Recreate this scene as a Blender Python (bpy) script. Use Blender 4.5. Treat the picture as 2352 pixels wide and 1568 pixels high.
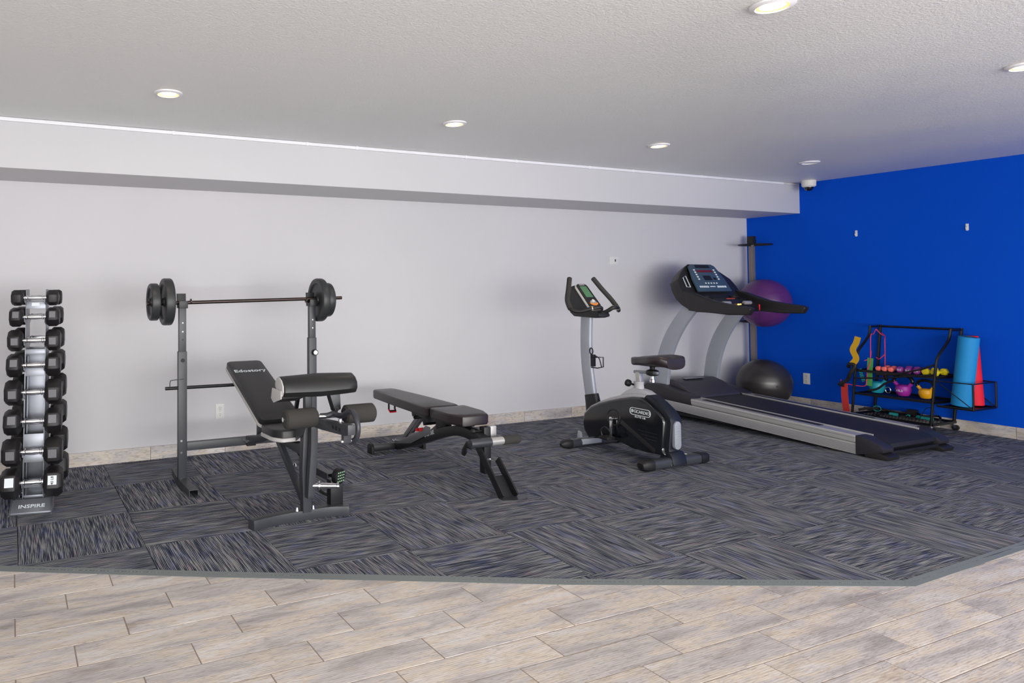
import bpy, bmesh, math, random
from mathutils import Vector, Matrix
random.seed(7)
PI = math.pi
SC = bpy.context.scene
COL = SC.collection
for o in list(bpy.data.objects):
    bpy.data.objects.remove(o)

# ------------------------------------------------------------------ camera
cam_data = bpy.data.cameras.new('camera')
cam = bpy.data.objects.new('camera', cam_data)
COL.objects.link(cam)
cam_data.sensor_width = 36.0
cam_data.lens = 1619.84 / 2352 * 36.0
cam_data.shift_x = (1176 - 733.24) / 2352
cam_data.shift_y = (612.98 - 784) / 2352
cam_data.clip_end = 60
yaw, pitch, roll = 0.4113, 0.0272, -0.0043
fw = Vector((math.sin(yaw)*math.cos(pitch), math.cos(yaw)*math.cos(pitch), math.sin(pitch)))
rt = Vector((math.cos(yaw), -math.sin(yaw), 0)); upv = rt.cross(fw)
r2 = rt*math.cos(roll) + upv*math.sin(roll); u2 = -rt*math.sin(roll) + upv*math.cos(roll)
M = Matrix((r2, u2, -fw)).transposed().to_4x4()
M.translation = Vector((-7.9798, -5.6207, 1.347))
cam.matrix_world = M
SC.camera = cam

# ------------------------------------------------------------------ world, lights, exposure
SC.view_settings.view_transform = 'Standard'
SC.view_settings.look = 'None'
SC.view_settings.gamma = 1.0
SC.view_settings.use_curve_mapping = False
SC.view_settings.exposure = 0.55
world = bpy.data.worlds.new('daylight'); SC.world = world
world.use_nodes = True
wn = world.node_tree.nodes['Background']
wn.inputs[0].default_value = (0.96, 0.98, 1.0, 1)
wn.inputs[1].default_value = 1.75

def area(name, loc, target, sx, sy, power, color=(1, 1, 1)):
    l = bpy.data.lights.new(name, 'AREA'); l.shape = 'RECTANGLE'
    l.size = sx; l.size_y = sy; l.energy = power; l.color = color
    o = bpy.data.objects.new(name, l); COL.objects.link(o)
    o.location = loc
    o.rotation_euler = (Vector(target) - Vector(loc)).to_track_quat('-Z', 'Y').to_euler()
    return o
# added fill light behind the camera, tilted up to brighten the ceiling
area('fill_uplight', (-6.2, -9.6, .95), (-5.2, 0, 3.6), 8.0, 1.8, 290, (1.0, 0.99, 0.975))

# ------------------------------------------------------------------ materials
def nm(name):
    m = bpy.data.materials.new(name); m.use_nodes = True
    nt = m.node_tree; b = nt.nodes['Principled BSDF']
    return m, nt, b
def N(nt, t, **kw):
    n = nt.nodes.new(t)
    for k, v in kw.items(): setattr(n, k, v)
    return n
def srgb(r, g, b):
    f = lambda c: (c/255)/12.92 if c/255 <= .04045 else ((c/255+.055)/1.055)**2.4
    return (f(r), f(g), f(b), 1)
def simple(name, col, rough=.5, metal=0, bump=0, bscale=200, var=.06, coat=0, spec=.5):
    m, nt, b = nm(name)
    tc = N(nt, 'ShaderNodeTexCoord'); no = N(nt, 'ShaderNodeTexNoise')
    no.inputs['Scale'].default_value = 9; no.inputs['Detail'].default_value = 3
    nt.links.new(tc.outputs['Object'], no.inputs['Vector'])
    mx = N(nt, 'ShaderNodeMix', data_type='RGBA')
    c = col if len(col) == 4 else (*col, 1)
    mx.inputs[6].default_value = tuple(x*(1-var) for x in c[:3]) + (1,)
    mx.inputs[7].default_value = tuple(min(1, x*(1+var)) for x in c[:3]) + (1,)
    nt.links.new(no.outputs['Fac'], mx.inputs[0]); nt.links.new(mx.outputs[2], b.inputs['Base Color'])
    b.inputs['Roughness'].default_value = rough; b.inputs['Metallic'].default_value = metal
    b.inputs['Specular IOR Level'].default_value = spec
    if coat: b.inputs['Coat Weight'].default_value = coat; b.inputs['Coat Roughness'].default_value = .08
    if bump:
        n2 = N(nt, 'ShaderNodeTexNoise'); n2.inputs['Scale'].default_value = bscale
        nt.links.new(tc.outputs['Object'], n2.inputs['Vector'])
        bp = N(nt, 'ShaderNodeBump'); bp.inputs['Strength'].default_value = bump; bp.inputs['Distance'].default_value = .002
        nt.links.new(n2.outputs['Fac'], bp.inputs['Height']); nt.links.new(bp.outputs[0], b.inputs['Normal'])
    return m
def paint(name, col, rough, bscale, bstr, bdist=.003, streak=False):
    m, nt, b = nm(name)
    tc = N(nt, 'ShaderNodeTexCoord')
    no = N(nt, 'ShaderNodeTexNoise'); no.inputs['Scale'].default_value = 1.1; no.inputs['Detail'].default_value = 4
    nt.links.new(tc.outputs['Object'], no.inputs['Vector'])
    mx = N(nt, 'ShaderNodeMix', data_type='RGBA')
    mx.inputs[6].default_value = tuple(x*.955 for x in col[:3]) + (1,)
    mx.inputs[7].default_value = tuple(min(1, x*1.045) for x in col[:3]) + (1,)
    nt.links.new(no.outputs['Fac'], mx.inputs[0]); nt.links.new(mx.outputs[2], b.inputs['Base Color'])
    b.inputs['Roughness'].default_value = rough
    n2 = N(nt, 'ShaderNodeTexNoise'); n2.inputs['Scale'].default_value = bscale; n2.inputs['Detail'].default_value = 4
    nt.links.new(tc.outputs['Object'], n2.inputs['Vector'])
    bp = N(nt, 'ShaderNodeBump'); bp.inputs['Strength'].default_value = bstr; bp.inputs['Distance'].default_value = bdist
    if streak:
        mr = N(nt, 'ShaderNodeMapRange'); nt.links.new(no.outputs['Fac'], mr.inputs[0])
        mr.inputs[1].default_value = .35; mr.inputs[2].default_value = .65; mr.inputs[3].default_value = rough-.06; mr.inputs[4].default_value = rough+.1
        nt.links.new(mr.outputs[0], b.inputs['Roughness'])
    nt.links.new(n2.outputs['Fac'], bp.inputs['Height']); nt.links.new(bp.outputs[0], b.inputs['Normal'])
    return m
def emis(name, col, st):
    m, nt, b = nm(name)
    b.inputs['Base Color'].default_value = (*col[:3], 1)
    b.inputs['Emission Color'].default_value = (*col[:3], 1); b.inputs['Emission Strength'].default_value = st
    return m
def carpet_mat():
    m, nt, b = nm('striped_carpet')
    tc = N(nt, 'ShaderNodeTexCoord'); oi = N(nt, 'ShaderNodeObjectInfo')
    add = N(nt, 'ShaderNodeVectorMath', operation='ADD')
    sc = N(nt, 'ShaderNodeVectorMath', operation='SCALE'); 
    cx = N(nt, 'ShaderNodeCombineXYZ')
    for i in range(3): nt.links.new(oi.outputs['Random'], cx.inputs[i])
    nt.links.new(cx.outputs[0], sc.inputs[0]); sc.inputs['Scale'].default_value = 37
    nt.links.new(tc.outputs['Object'], add.inputs[0]); nt.links.new(sc.outputs[0], add.inputs[1])
    def mapped(s):
        mp = N(nt, 'ShaderNodeMapping'); mp.inputs['Scale'].default_value = s
        nt.links.new(add.outputs[0], mp.inputs[0]); return mp
    m1 = mapped((6.5, 165, 1)); n1 = N(nt, 'ShaderNodeTexNoise'); n1.inputs['Scale'].default_value = 1; n1.inputs['Detail'].default_value = 3
    nt.links.new(m1.outputs[0], n1.inputs['Vector'])
    # yarn rows, 8 mm apart, broken into long dashes
    sp = N(nt, 'ShaderNodeSeparateXYZ'); nt.links.new(tc.outputs['Object'], sp.inputs[0])
    def mth(op, a, b_=None):
        n = N(nt, 'ShaderNodeMath', operation=op)
        for q, v in enumerate((a, b_)):
            if v is None: continue
            if isinstance(v, (int, float)): n.inputs[q].default_value = v
            else: nt.links.new(v, n.inputs[q])
        return n.outputs[0]
    row = mth('SINE', mth('MULTIPLY', sp.outputs[1], 2*PI/.0082))
    val = mth('ADD', mth('MULTIPLY', row, .10), n1.outputs['Fac'])
    cr = N(nt, 'ShaderNodeValToRGB'); e = cr.color_ramp.elements
    e[0].position = .38; e[0].color = srgb(46, 50, 64)
    e[1].position = .64; e[1].color = srgb(160, 158, 158)
    x = cr.color_ramp.elements.new(.47); x.color = srgb(84, 87, 100)
    x = cr.color_ramp.elements.new(.55); x.color = srgb(120, 120, 127)
    nt.links.new(val, cr.inputs[0])
    # soft coloured blotches woven into the yarn
    m2 = mapped((7, 16, 1)); n2 = N(nt, 'ShaderNodeTexNoise'); n2.inputs['Scale'].default_value = 1; n2.inputs['Detail'].default_value = 3
    nt.links.new(m2.outputs[0], n2.inputs['Vector'])
    c2 = N(nt, 'ShaderNodeValToRGB'); e = c2.color_ramp.elements
    e[0].position = .36; e[0].color = (.84, .90, 1.12, 1)
    e[1].position = .72; e[1].color = (1.14, .98, 1.03, 1)
    x = c2.color_ramp.elements.new(.47); x.color = (1, 1, 1, 1)
    x = c2.color_ramp.elements.new(.57); x.color = (.93, 1.0, .96, 1)
    nt.links.new(n2.outputs['Fac'], c2.inputs[0])
    mu = N(nt, 'ShaderNodeMix', data_type='RGBA', blend_type='MULTIPLY'); mu.inputs[0].default_value = 1
    nt.links.new(cr.outputs[0], mu.inputs[6]); nt.links.new(c2.outputs[0], mu.inputs[7])
    nt.links.new(mu.outputs[2], b.inputs['Base Color'])
    b.inputs['Roughness'].default_value = .95; b.inputs['Specular IOR Level'].default_value = .1
    bp = N(nt, 'ShaderNodeBump'); bp.inputs['Strength'].default_value = .5; bp.inputs['Distance'].default_value = .003
    nt.links.new(n1.outputs['Fac'], bp.inputs['Height']); nt.links.new(bp.outputs[0], b.inputs['Normal'])
    return m
def wood_mat(name, gain=1.0):
    m, nt, b = nm(name)
    tc = N(nt, 'ShaderNodeTexCoord'); oi = N(nt, 'ShaderNodeObjectInfo')
    add = N(nt, 'ShaderNodeVectorMath', operation='ADD'); sc = N(nt, 'ShaderNodeVectorMath', operation='SCALE')
    cx = N(nt, 'ShaderNodeCombineXYZ')
    for i in range(3): nt.links.new(oi.outputs['Random'], cx.inputs[i])
    nt.links.new(cx.outputs[0], sc.inputs[0]); sc.inputs['Scale'].default_value = 53
    nt.links.new(tc.outputs['Object'], add.inputs[0]); nt.links.new(sc.outputs[0], add.inputs[1])
    def noise(s, detail, scale=1, dist=0):
        mp = N(nt, 'ShaderNodeMapping'); mp.inputs['Scale'].default_value = s
        nt.links.new(add.outputs[0], mp.inputs[0])
        n = N(nt, 'ShaderNodeTexNoise'); n.inputs['Scale'].default_value = scale; n.inputs['Detail'].default_value = detail
        n.inputs['Distortion'].default_value = dist
        nt.links.new(mp.outputs[0], n.inputs['Vector']); return n
    a = noise((2.4, 12, 9), 8, 1, .5)
    g = lambda r, gg, bb: tuple(min(1, v*gain) for v in srgb(r, gg, bb)[:3]) + (1,)
    cr = N(nt, 'ShaderNodeValToRGB'); e = cr.color_ramp.elements
    e[0].position = .30; e[0].color = g(184, 177, 175)
    e[1].position = .66; e[1].color = g(238, 232, 229)
    x = cr.color_ramp.elements.new(.47); x.color = g(219, 212, 210)
    x = cr.color_ramp.elements.new(.55); x.color = g(232, 219, 204)
    nt.links.new(a.outputs['Fac'], cr.inputs[0])
    gr = noise((11, 120, 60), 5, 1, 2.2)
    c2 = N(nt, 'ShaderNodeValToRGB'); e = c2.color_ramp.elements
    e[0].position = .36; e[0].color = (.62, .60, .59, 1); e[1].position = .50; e[1].color = (1, 1, 1, 1)
    nt.links.new(gr.outputs['Fac'], c2.inputs[0])
    # cathedral rings
    wmp = N(nt, 'ShaderNodeMapping'); wmp.inputs['Scale'].default_value = (1.4, 9, 1)
    nt.links.new(add.outputs[0], wmp.inputs[0])
    wv = N(nt, 'ShaderNodeTexWave', wave_type='RINGS'); wv.inputs['Scale'].default_value = 3.2; wv.inputs['Distortion'].default_value = 3.5
    wv.inputs['Detail'].default_value = 2; wv.inputs['Detail Scale'].default_value = 1.2
    nt.links.new(wmp.outputs[0], wv.inputs['Vector'])
    c3 = N(nt, 'ShaderNodeValToRGB'); e = c3.color_ramp.elements
    e[0].position = 0; e[0].color = (.78, .75, .73, 1); e[1].position = .35; e[1].color = (1, 1, 1, 1)
    nt.links.new(wv.outputs['Fac'], c3.inputs[0])
    mu = N(nt, 'ShaderNodeMix', data_type='RGBA', blend_type='MULTIPLY'); mu.inputs[0].default_value = .85
    nt.links.new(cr.outputs[0], mu.inputs[6]); nt.links.new(c2.outputs[0], mu.inputs[7])
    m2 = N(nt, 'ShaderNodeMix', data_type='RGBA', blend_type='MULTIPLY'); m2.inputs[0].default_value = .8
    nt.links.new(mu.outputs[2], m2.inputs[6]); nt.links.new(c3.outputs[0], m2.inputs[7])
    kn = noise((2.6, 11, 1), 4, 1, .6)
    c4 = N(nt, 'ShaderNodeValToRGB'); e = c4.color_ramp.elements
    e[0].position = .60; e[0].color = (1, 1, 1, 1); e[1].position = .74; e[1].color = (.84, .77, .70, 1)
    nt.links.new(kn.outputs['Fac'], c4.inputs[0])
    m3 = N(nt, 'ShaderNodeMix', data_type='RGBA', blend_type='MULTIPLY'); m3.inputs[0].default_value = 1
    nt.links.new(m2.outputs[2], m3.inputs[6]); nt.links.new(c4.outputs[0], m3.inputs[7]); m2 = m3
    hs = N(nt, 'ShaderNodeHueSaturation')
    mr = N(nt, 'ShaderNodeMapRange'); nt.links.new(oi.outputs['Random'], mr.inputs[0]); mr.inputs[3].default_value = .86; mr.inputs[4].default_value = .98
    nt.links.new(mr.outputs[0], hs.inputs['Value']); nt.links.new(m2.outputs[2], hs.inputs['Color'])
    nt.links.new(hs.outputs[0], b.inputs['Base Color'])
    b.inputs['Roughness'].default_value = .48
    bp = N(nt, 'ShaderNodeBump'); bp.inputs['Strength'].default_value = .15; bp.inputs['Distance'].default_value = .001
    nt.links.new(gr.outputs['Fac'], bp.inputs['Height']); nt.links.new(bp.outputs[0], b.inputs['Normal'])
    return m

W_WALL = paint('white_wall_paint', srgb(208, 206, 209), .6, 60, .12)
W_SOFF = paint('white_soffit_paint', srgb(206, 205, 208), .6, 60, .12)
W_BLUE = paint('blue_wall_paint', (0, .077, .60, 1), .8, 70, .15)
W_BLUE.node_tree.nodes['Principled BSDF'].inputs['Specular IOR Level'].default_value = .12
W_CEIL = paint('grey_ceiling_paint', srgb(233, 234, 233), .42, 95, .55, .006, True)
GROUT = simple('grey_grout', srgb(158, 142, 132), .9, bump=.3)
CARPET = carpet_mat(); WOOD = wood_mat('whitewashed_wood_tile'); WOODB = wood_mat('whitewashed_wood_base', .93)
EDGE = simple('grey_vinyl_edging', srgb(112, 118, 118), .5, bump=.1)
WHITEP = simple('white_plastic', srgb(222, 222, 218), .4)
WHITET = simple('white_trim_plastic', srgb(236, 236, 240), .45)
OFFW = simple('warm_white_metal', srgb(225, 222, 215), .45)
BLACKPC = simple('black_powder_coat', srgb(24, 24, 27), .42, bump=.05)
GREYPC = simple('charcoal_powder_coat', srgb(54, 56, 62), .42, bump=.06, spec=.6)
DKPL = simple('dark_plastic', srgb(30, 29, 31), .5, bump=.05)
BLKRUB = simple('black_rubber', srgb(19, 18, 20), .55, bump=.1)
HEXRUB = simple('hex_rubber', srgb(25, 23, 25), .48, bump=.15, bscale=350)
HEXLBL = simple('grey_label', srgb(112, 112, 116), .5)
CHROME = simple('chrome', (.82, .82, .84), .16, 1.0)
SILVER = simple('silver_paint', srgb(160, 164, 174), .38, .15, spec=.6)
ALU = simple('brushed_aluminium', srgb(188, 186, 184), .36, .45)
GUN = simple('gunmetal_paint', srgb(138, 141, 149), .34, .5)
PLATE = simple('black_vinyl_plate', srgb(48, 50, 52), .42, bump=.08, bscale=300)
VINYL = simple('black_vinyl', srgb(33, 33, 34), .4, bump=.12, bscale=260)
VINYLB = simple('brown_black_vinyl', srgb(42, 34, 37), .36, bump=.1, bscale=300, spec=.6)
VINYLG = simple('light_grey_vinyl', srgb(196, 194, 192), .45, bump=.05)
FOAM = simple('dark_foam', srgb(54, 52, 50), .85, bump=.3, bscale=500)
REDM = simple('red_plastic', srgb(215, 25, 35), .4)
GLOSSB = simple('gloss_black_shell', (.004, .005, .008), .16, coat=.6)
NAVYB = simple('navy_black_shell', (.008, .010, .016), .42)
PULSE = simple('pulse_metal', srgb(200, 190, 170), .3, .5)
GREYSH = simple('pale_grey_shell', srgb(182, 180, 184), .4)
LCD = simple('green_lcd', srgb(84, 128, 92), .25)
ORANGE = simple('orange_print', srgb(235, 140, 60), .5)
BELT = simple('black_belt', srgb(27, 25, 32), .6, bump=.2, bscale=600)
TRDK = simple('treadmill_plastic', srgb(42, 40, 45), .45, bump=.06, bscale=500)
TRDK2 = simple('treadmill_console_plastic', srgb(33, 31, 32), .45, bump=.06, bscale=500)
PANEL = simple('blue_grey_panel', srgb(62, 82, 100), .35)
DISPR = simple('dark_red_display', srgb(105, 22, 30), .3)
PWHITE = simple('white_print', srgb(225, 232, 236), .5)
PBALL = simple('purple_ball', srgb(92, 44, 108), .34, bump=.04, bscale=120, spec=.6)
KBALL = simple('charcoal_ball', srgb(50, 47, 46), .33, bump=.05, bscale=120, spec=.7)
CARTB = simple('cart_black', srgb(10, 9, 12), .4)
POLE = simple('grey_pole', srgb(128, 120, 116), .4, .3)
BLUEM = simple('blue_foam', srgb(20, 140, 205), .7, bump=.2)
REDF = simple('red_foam', srgb(235, 20, 50), .7, bump=.2)
PINK = simple('coral_vinyl', srgb(255, 120, 110), .5)
PURP = simple('purple_vinyl', srgb(140, 50, 140), .5)
YEL = simple('yellow_vinyl', srgb(215, 195, 25), .5)
KBT = simple('teal_vinyl', srgb(35, 165, 185), .4)
KBM = simple('magenta_vinyl', srgb(165, 40, 160), .45)
KBY = simple('amber_vinyl', srgb(245, 175, 20), .4)
KBH = simple('black_gloss_handle', srgb(12, 12, 13), .25)
TEALF = simple('teal_fabric', srgb(20, 140, 140), .8, bump=.2)
GREENL = simple('green_latex', srgb(80, 160, 80), .6)
YELB = simple('amber_latex', srgb(215, 165, 25), .6)
REDL = simple('dull_red_latex', srgb(190, 50, 45), .6)
PINKC = simple('pink_cord', srgb(215, 50, 95), .6)
LAMP = emis('lamp_lens', (1.0, .86, .62), 5)
LAMPR = emis('lamp_reflector', (1.0, .50, .18), 1.1)
LAMPO = simple('unlit_lens', srgb(225, 225, 225), .4)
LEDO = emis('orange_led', (1.0, .45, .08), 3)
YGRN = simple('pale_sticker', srgb(215, 220, 190), .5)
LGRN = simple('pale_green_print', srgb(165, 205, 165), .5)
GLASSD = simple('dark_dome', srgb(20, 20, 24), .08, coat=.5)

# ------------------------------------------------------------------ geometry helpers
def xf(bm, vs, mat):
    for v in vs: v.co = mat @ v.co
def box(bm, c, s, rot=None):
    r = bmesh.ops.create_cube(bm, size=1)['verts']
    m = Matrix.Translation(Vector(c)) @ (rot.to_4x4() if rot else Matrix.Identity(4)) @ Matrix.Diagonal((*s, 1))
    xf(bm, r, m); return r
def bx(bm, a, b):
    return box(bm, [(a[i]+b[i])/2 for i in range(3)], [abs(b[i]-a[i]) for i in range(3)])
def frame(d, up=(0, 0, 1)):
    d = Vector(d).normalized(); up = Vector(up)
    if abs(d.dot(up)) > .98: up = Vector((0, 1, 0)) if abs(d.y) < .9 else Vector((1, 0, 0))
    s = up.cross(d).normalized(); u = d.cross(s)
    return s, u, d
def bar(bm, p0, p1, w, h, side=None):
    """rectangular beam; w across 'side', h across the other"""
    p0, p1 = Vector(p0), Vector(p1); d = (p1-p0)
    if side is None: s, u, dd = frame(d)
    else:
        dd = d.normalized(); s = Vector(side); s = (s - dd*s.dot(dd)).normalized(); u = dd.cross(s)
    R = Matrix((s, u, dd)).transposed()
    return box(bm, (p0+p1)/2, (w, h, d.length), R)
def sweep(bm, pts, sec, side=None, closed=False, cap=True, scales=None):
    pts = [Vector(p) for p in pts]; n = len(pts); rings = []; ps = None
    for i, p in enumerate(pts):
        a = pts[i-1] if (i > 0 or closed) else p; b = pts[(i+1) % n] if (i < n-1 or closed) else p
        t = (b-a).normalized()
        if side is not None:
            s = Vector(side); s = (s-t*s.dot(t)).normalized()
        else:
            if ps is None: s = frame(t)[0]
            else: s = (ps-t*ps.dot(t)).normalized()
        ps = s; u = t.cross(s); k = scales[i] if scales else 1
        mi = 1.0
        if side is not None and 0 < i < n-1:
            c = (pts[i]-pts[i-1]).normalized().dot((pts[i+1]-pts[i]).normalized())
            mi = 1/max(.5, math.sqrt(max(.01, (1+c)/2)))
        rings.append([bm.verts.new(p + s*x*k + u*y*k*mi) for x, y in sec])
    m = len(sec)
    for i in range(n if closed else n-1):
        A, B = rings[i], rings[(i+1) % n]
        for j in range(m): bm.faces.new((A[j], A[(j+1) % m], B[(j+1) % m], B[j]))
    if cap and not closed:
        bm.faces.new(rings[0][::-1]); bm.faces.new(rings[-1])
def circ(r, n=12): return [(r*math.cos(2*PI*i/n), r*math.sin(2*PI*i/n)) for i in range(n)]
def rect(w, h): return [(-w/2, -h/2), (w/2, -h/2), (w/2, h/2), (-w/2, h/2)]
def tube(bm, pts, r, n=12, closed=False, scales=None): sweep(bm, pts, circ(r, n), closed=closed, scales=scales)
def cyl(bm, p0, p1, r, n=20, r2=None): sweep(bm, [p0, p1], circ(r, n), scales=None if r2 is None else [1, r2/r])
def smooth(pts, k=6):
    P = [Vector(p) for p in pts]; out = []
    for i in range(len(P)-1):
        a = P[max(0, i-1)]; b = P[i]; c = P[i+1]; d = P[min(len(P)-1, i+2)]
        for j in range(k):
            t = j/k
            out.append(.5*((2*b)+(c-a)*t+(2*a-5*b+4*c-d)*t*t+(3*b-a-3*c+d)*t**3))
    out.append(P[-1]); return out
def prism(bm, poly, lo, hi, axis='x'):
    f = {'x': lambda a, b, t: (t, a, b), 'y': lambda a, b, t: (a, t, b), 'z': lambda a, b, t: (a, b, t)}[axis]
    A = [bm.verts.new(f(a, b, lo)) for a, b in poly]; B = [bm.verts.new(f(a, b, hi)) for a, b in poly]
    n = len(poly)
    bm.faces.new(A[::-1]); bm.faces.new(B)
    for i in range(n): bm.faces.new((A[i], A[(i+1) % n], B[(i+1) % n], B[i]))
    return A+B
def lathe(bm, prof, c, d=(0, 0, 1), n=24, closed=True):
    """prof: list of (radius, height along d)"""
    s, u, dd = frame(d); c = Vector(c); rings = []
    for r, h in prof:
        if r < 1e-6: rings.append([bm.verts.new(c+dd*h)])
        else: rings.append([bm.verts.new(c+dd*h+s*r*math.cos(2*PI*i/n)+u*r*math.sin(2*PI*i/n)) for i in range(n)])
    for A, B in zip(rings, rings[1:]):
        if len(A) == 1 and len(B) == 1: continue
        for i in range(n):
            j = (i+1) % n
            if len(A) == 1: bm.faces.new((A[0], B[j], B[i]))
            elif len(B) == 1: bm.faces.new((A[i], A[j], B[0]))
            else: bm.faces.new((A[i], A[j], B[j], B[i]))
    if closed:
        for R, f in ((rings[0], -1), (rings[-1], 1)):
            if len(R) > 1: bm.faces.new(R[::f])
def sphere(bm, c, r, n=32, sc=(1, 1, 1)):
    v = bmesh.ops.create_uvsphere(bm, u_segments=n, v_segments=n//2, radius=r)['verts']
    xf(bm, v, Matrix.Translation(Vector(c)) @ Matrix.Diagonal((*sc, 1)))
def pad(bm, outline, t, mat):
    """puffed cushion: outline polygon in local xy, thickness t upwards; mat places it"""
    vs = []
    cx = sum(p[0] for p in outline)/len(outline); cy = sum(p[1] for p in outline)/len(outline)
    lv = [(1.0, 0), (1.0, t*.80), (.985, t*.93), (.955, t), (.6, t*1.04), (.0, t*1.06)]
    rings = []
    for k, z in lv:
        if k == 0: v = bm.verts.new((cx, cy, z)); rings.append([v]); vs.append(v)
        else:
            R = [bm.verts.new((cx+(x-cx)*k, cy+(y-cy)*k, z)) for x, y in outline]
            rings.append(R); vs += R
    n = len(outline)
    for A, B in zip(rings, rings[1:]):
        for i in range(n):
            if len(B) == 1: bm.faces.new((A[i], A[(i+1) % n], B[0]))
            else: bm.faces.new((A[i], A[(i+1) % n], B[(i+1) % n], B[i]))
    bm.faces.new(rings[0][::-1]); xf(bm, vs, mat)
def rrect(w0, w1, L, r, n=4):
    """rounded outline; width w0 at y=0, w1 at y=L"""
    out = []
    for (cx, cy, a0) in ((w0/2-r, r, -PI/2), (w1/2-r, L-r, 0), (-w1/2+r, L-r, PI/2), (-w0/2+r, r, PI)):
        for i in range(n+1):
            a = a0+PI/2*i/n; out.append((cx+r*math.cos(a), cy+r*math.sin(a)))
    return out
def B(): return bmesh.new()
def make(name, bm, mat, parent=None, bevel=0, seg=2, sm=True, inv=None, ang=35, label=None):
    if inv is not None: bmesh.ops.transform(bm, matrix=inv, verts=bm.verts)
    bmesh.ops.recalc_face_normals(bm, faces=bm.faces)
    if bevel:
        ed = [e for e in bm.edges if len(e.link_faces) == 2 and e.calc_face_angle(0) > math.radians(ang)]
        if ed: bmesh.ops.bevel(bm, geom=ed, offset=bevel, segments=seg, profile=.6, affect='EDGES', clamp_overlap=True)
    me = bpy.data.meshes.new(name); bm.to_mesh(me); bm.free()
    if sm:
        me.polygons.foreach_set('use_smooth', [True]*len(me.polygons)); me.set_sharp_from_angle(angle=math.radians(38))
    me.materials.append(mat)
    o = bpy.data.objects.new(name, me); COL.objects.link(o)
    if parent: o.parent = parent
    if label: o['label'] = label
    return o
class Thing:
    """Empty at the thing's base; parts are given in world coordinates (or local when loc_space)"""
    def __init__(s, name, label, cat, loc=(0, 0, 0), rz=0, group=None, local=False):
        s.o = bpy.data.objects.new(name, None); COL.objects.link(s.o)
        s.o.empty_display_size = .1
        s.o.location = loc; s.o.rotation_euler = (0, 0, rz)
        s.o['label'] = label; s.o['category'] = cat
        if group: s.o['group'] = group
        s.inv = None if local else (Matrix.Translation(Vector(loc)) @ Matrix.Rotation(rz, 4, 'Z')).inverted()
    def part(s, name, bm, mat, bevel=0, parent=None, **k):
        return make(name, bm, mat, parent or s.o, bevel, inv=s.inv, **k)
    def text(s, name, txt, size, org, xd, yd, mat, parent=None, sx=1.0, label=None, ext=.0006, align='CENTER', bold=0.0):
        me = textmesh(txt, size, ext, align, sx, bold)
        xd = Vector(xd).normalized(); yd = Vector(yd); yd = (yd-xd*yd.dot(xd)).normalized(); zd = xd.cross(yd)
        m = Matrix((xd, yd, zd)).transposed().to_4x4(); m.translation = Vector(org)
        if s.inv is not None: m = s.inv @ m
        me.transform(m); me.materials.append(mat)
        o = bpy.data.objects.new(name, me); COL.objects.link(o); o.parent = parent or s.o
        if label: o['label'] = label
        return o
def textmesh(txt, size, ext=.0006, align='CENTER', sx=1.0, bold=0.0):
    c = bpy.data.curves.new('lettering', 'FONT'); c.body = txt; c.size = size; c.extrude = ext; c.offset = bold
    c.align_x = align; c.align_y = 'CENTER'; c.resolution_u = 3
    ob = bpy.data.objects.new('lettering', c); COL.objects.link(ob)
    dg = bpy.context.evaluated_depsgraph_get(); dg.update()
    me = bpy.data.meshes.new_from_object(ob.evaluated_get(dg))
    COL.objects.unlink(ob); bpy.data.objects.remove(ob)
    if sx != 1: me.transform(Matrix.Diagonal((sx, 1, 1, 1)))
    me.name = 'lettering'
    me.materials.clear()
    return me
def single(name, bm, mat, label, cat, loc, bevel=0, group=None, **k):
    o = make(name, bm, mat, None, bevel, inv=Matrix.Translation(Vector(loc)).inverted(), **k)
    o.location = loc; o['label'] = label; o['category'] = cat
    if group: o['group'] = group
    return o
def struct(name, bm, mat, bevel=0, **k):
    o = make(name, bm, mat, None, bevel, **k); o['kind'] = 'structure'; return o
def dup(root, loc, label=None, rz=None):
    r = root.copy(); COL.objects.link(r); r.location = loc
    if rz is not None: r.rotation_euler = (0, 0, rz)
    if label: r['label'] = label
    for ch in list(root.children):
        c = ch.copy(); COL.objects.link(c); c.parent = r
        for g in list(ch.children):
            d = g.copy(); COL.objects.link(d); d.parent = c
    return r

# ------------------------------------------------------------------ room shell
CZ, SZ, SY, BH = 2.458, 2.127, -0.618, 0.102
b = B(); bx(b, (-13, -10.5, -.2), (.2, 1.6, -.0078)); FLOOR = struct('floor', b, GROUT, sm=False)
b = B(); bx(b, (-13, -10.5, CZ), (.2, 1.6, CZ+.15)); struct('ceiling', b, W_CEIL, sm=False)
b = B(); bx(b, (-10.5, 0, -.01), (.2, .15, SZ)); struct('wall_back', b, W_WALL, sm=False)
b = B(); bx(b, (-10.7, -4.6, -.01), (-10.5, .6, CZ)); struct('light_blocker_left', b, W_WALL, sm=False)  # unseen wall, added to hold back world light from the open left
b = B(); bx(b, (0, -6.6, -.01), (.2, 0, CZ)); struct('wall_right', b, W_BLUE, sm=False)
b = B(); bx(b, (-10.5, SY, SZ), (0, .6, CZ)); struct('trim_1', b, W_SOFF, .002)
# cable raceway under the ceiling along the soffit, with couplings
b = B(); bx(b, (-10.5, SY-.014, CZ-.026), (-.28, SY, CZ-.002)); T2 = struct('trim_2', b, WHITET, .003)
for x in (-6.93, -5.9, -5.47, -4.43, -3.9, -3.05, -2.5, -1.55, -.9):
    b = B(); bx(b, (x-.012, SY-.017, CZ-.029), (x+.012, SY, CZ-.001)); make('coupling', b, WHITET, T2, .002)
b = B(); cyl(b, (-.28, SY-.008, CZ-.014), (-.02, SY-.008, CZ-.014), .006); make('cable', b, OFFW, T2)

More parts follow.
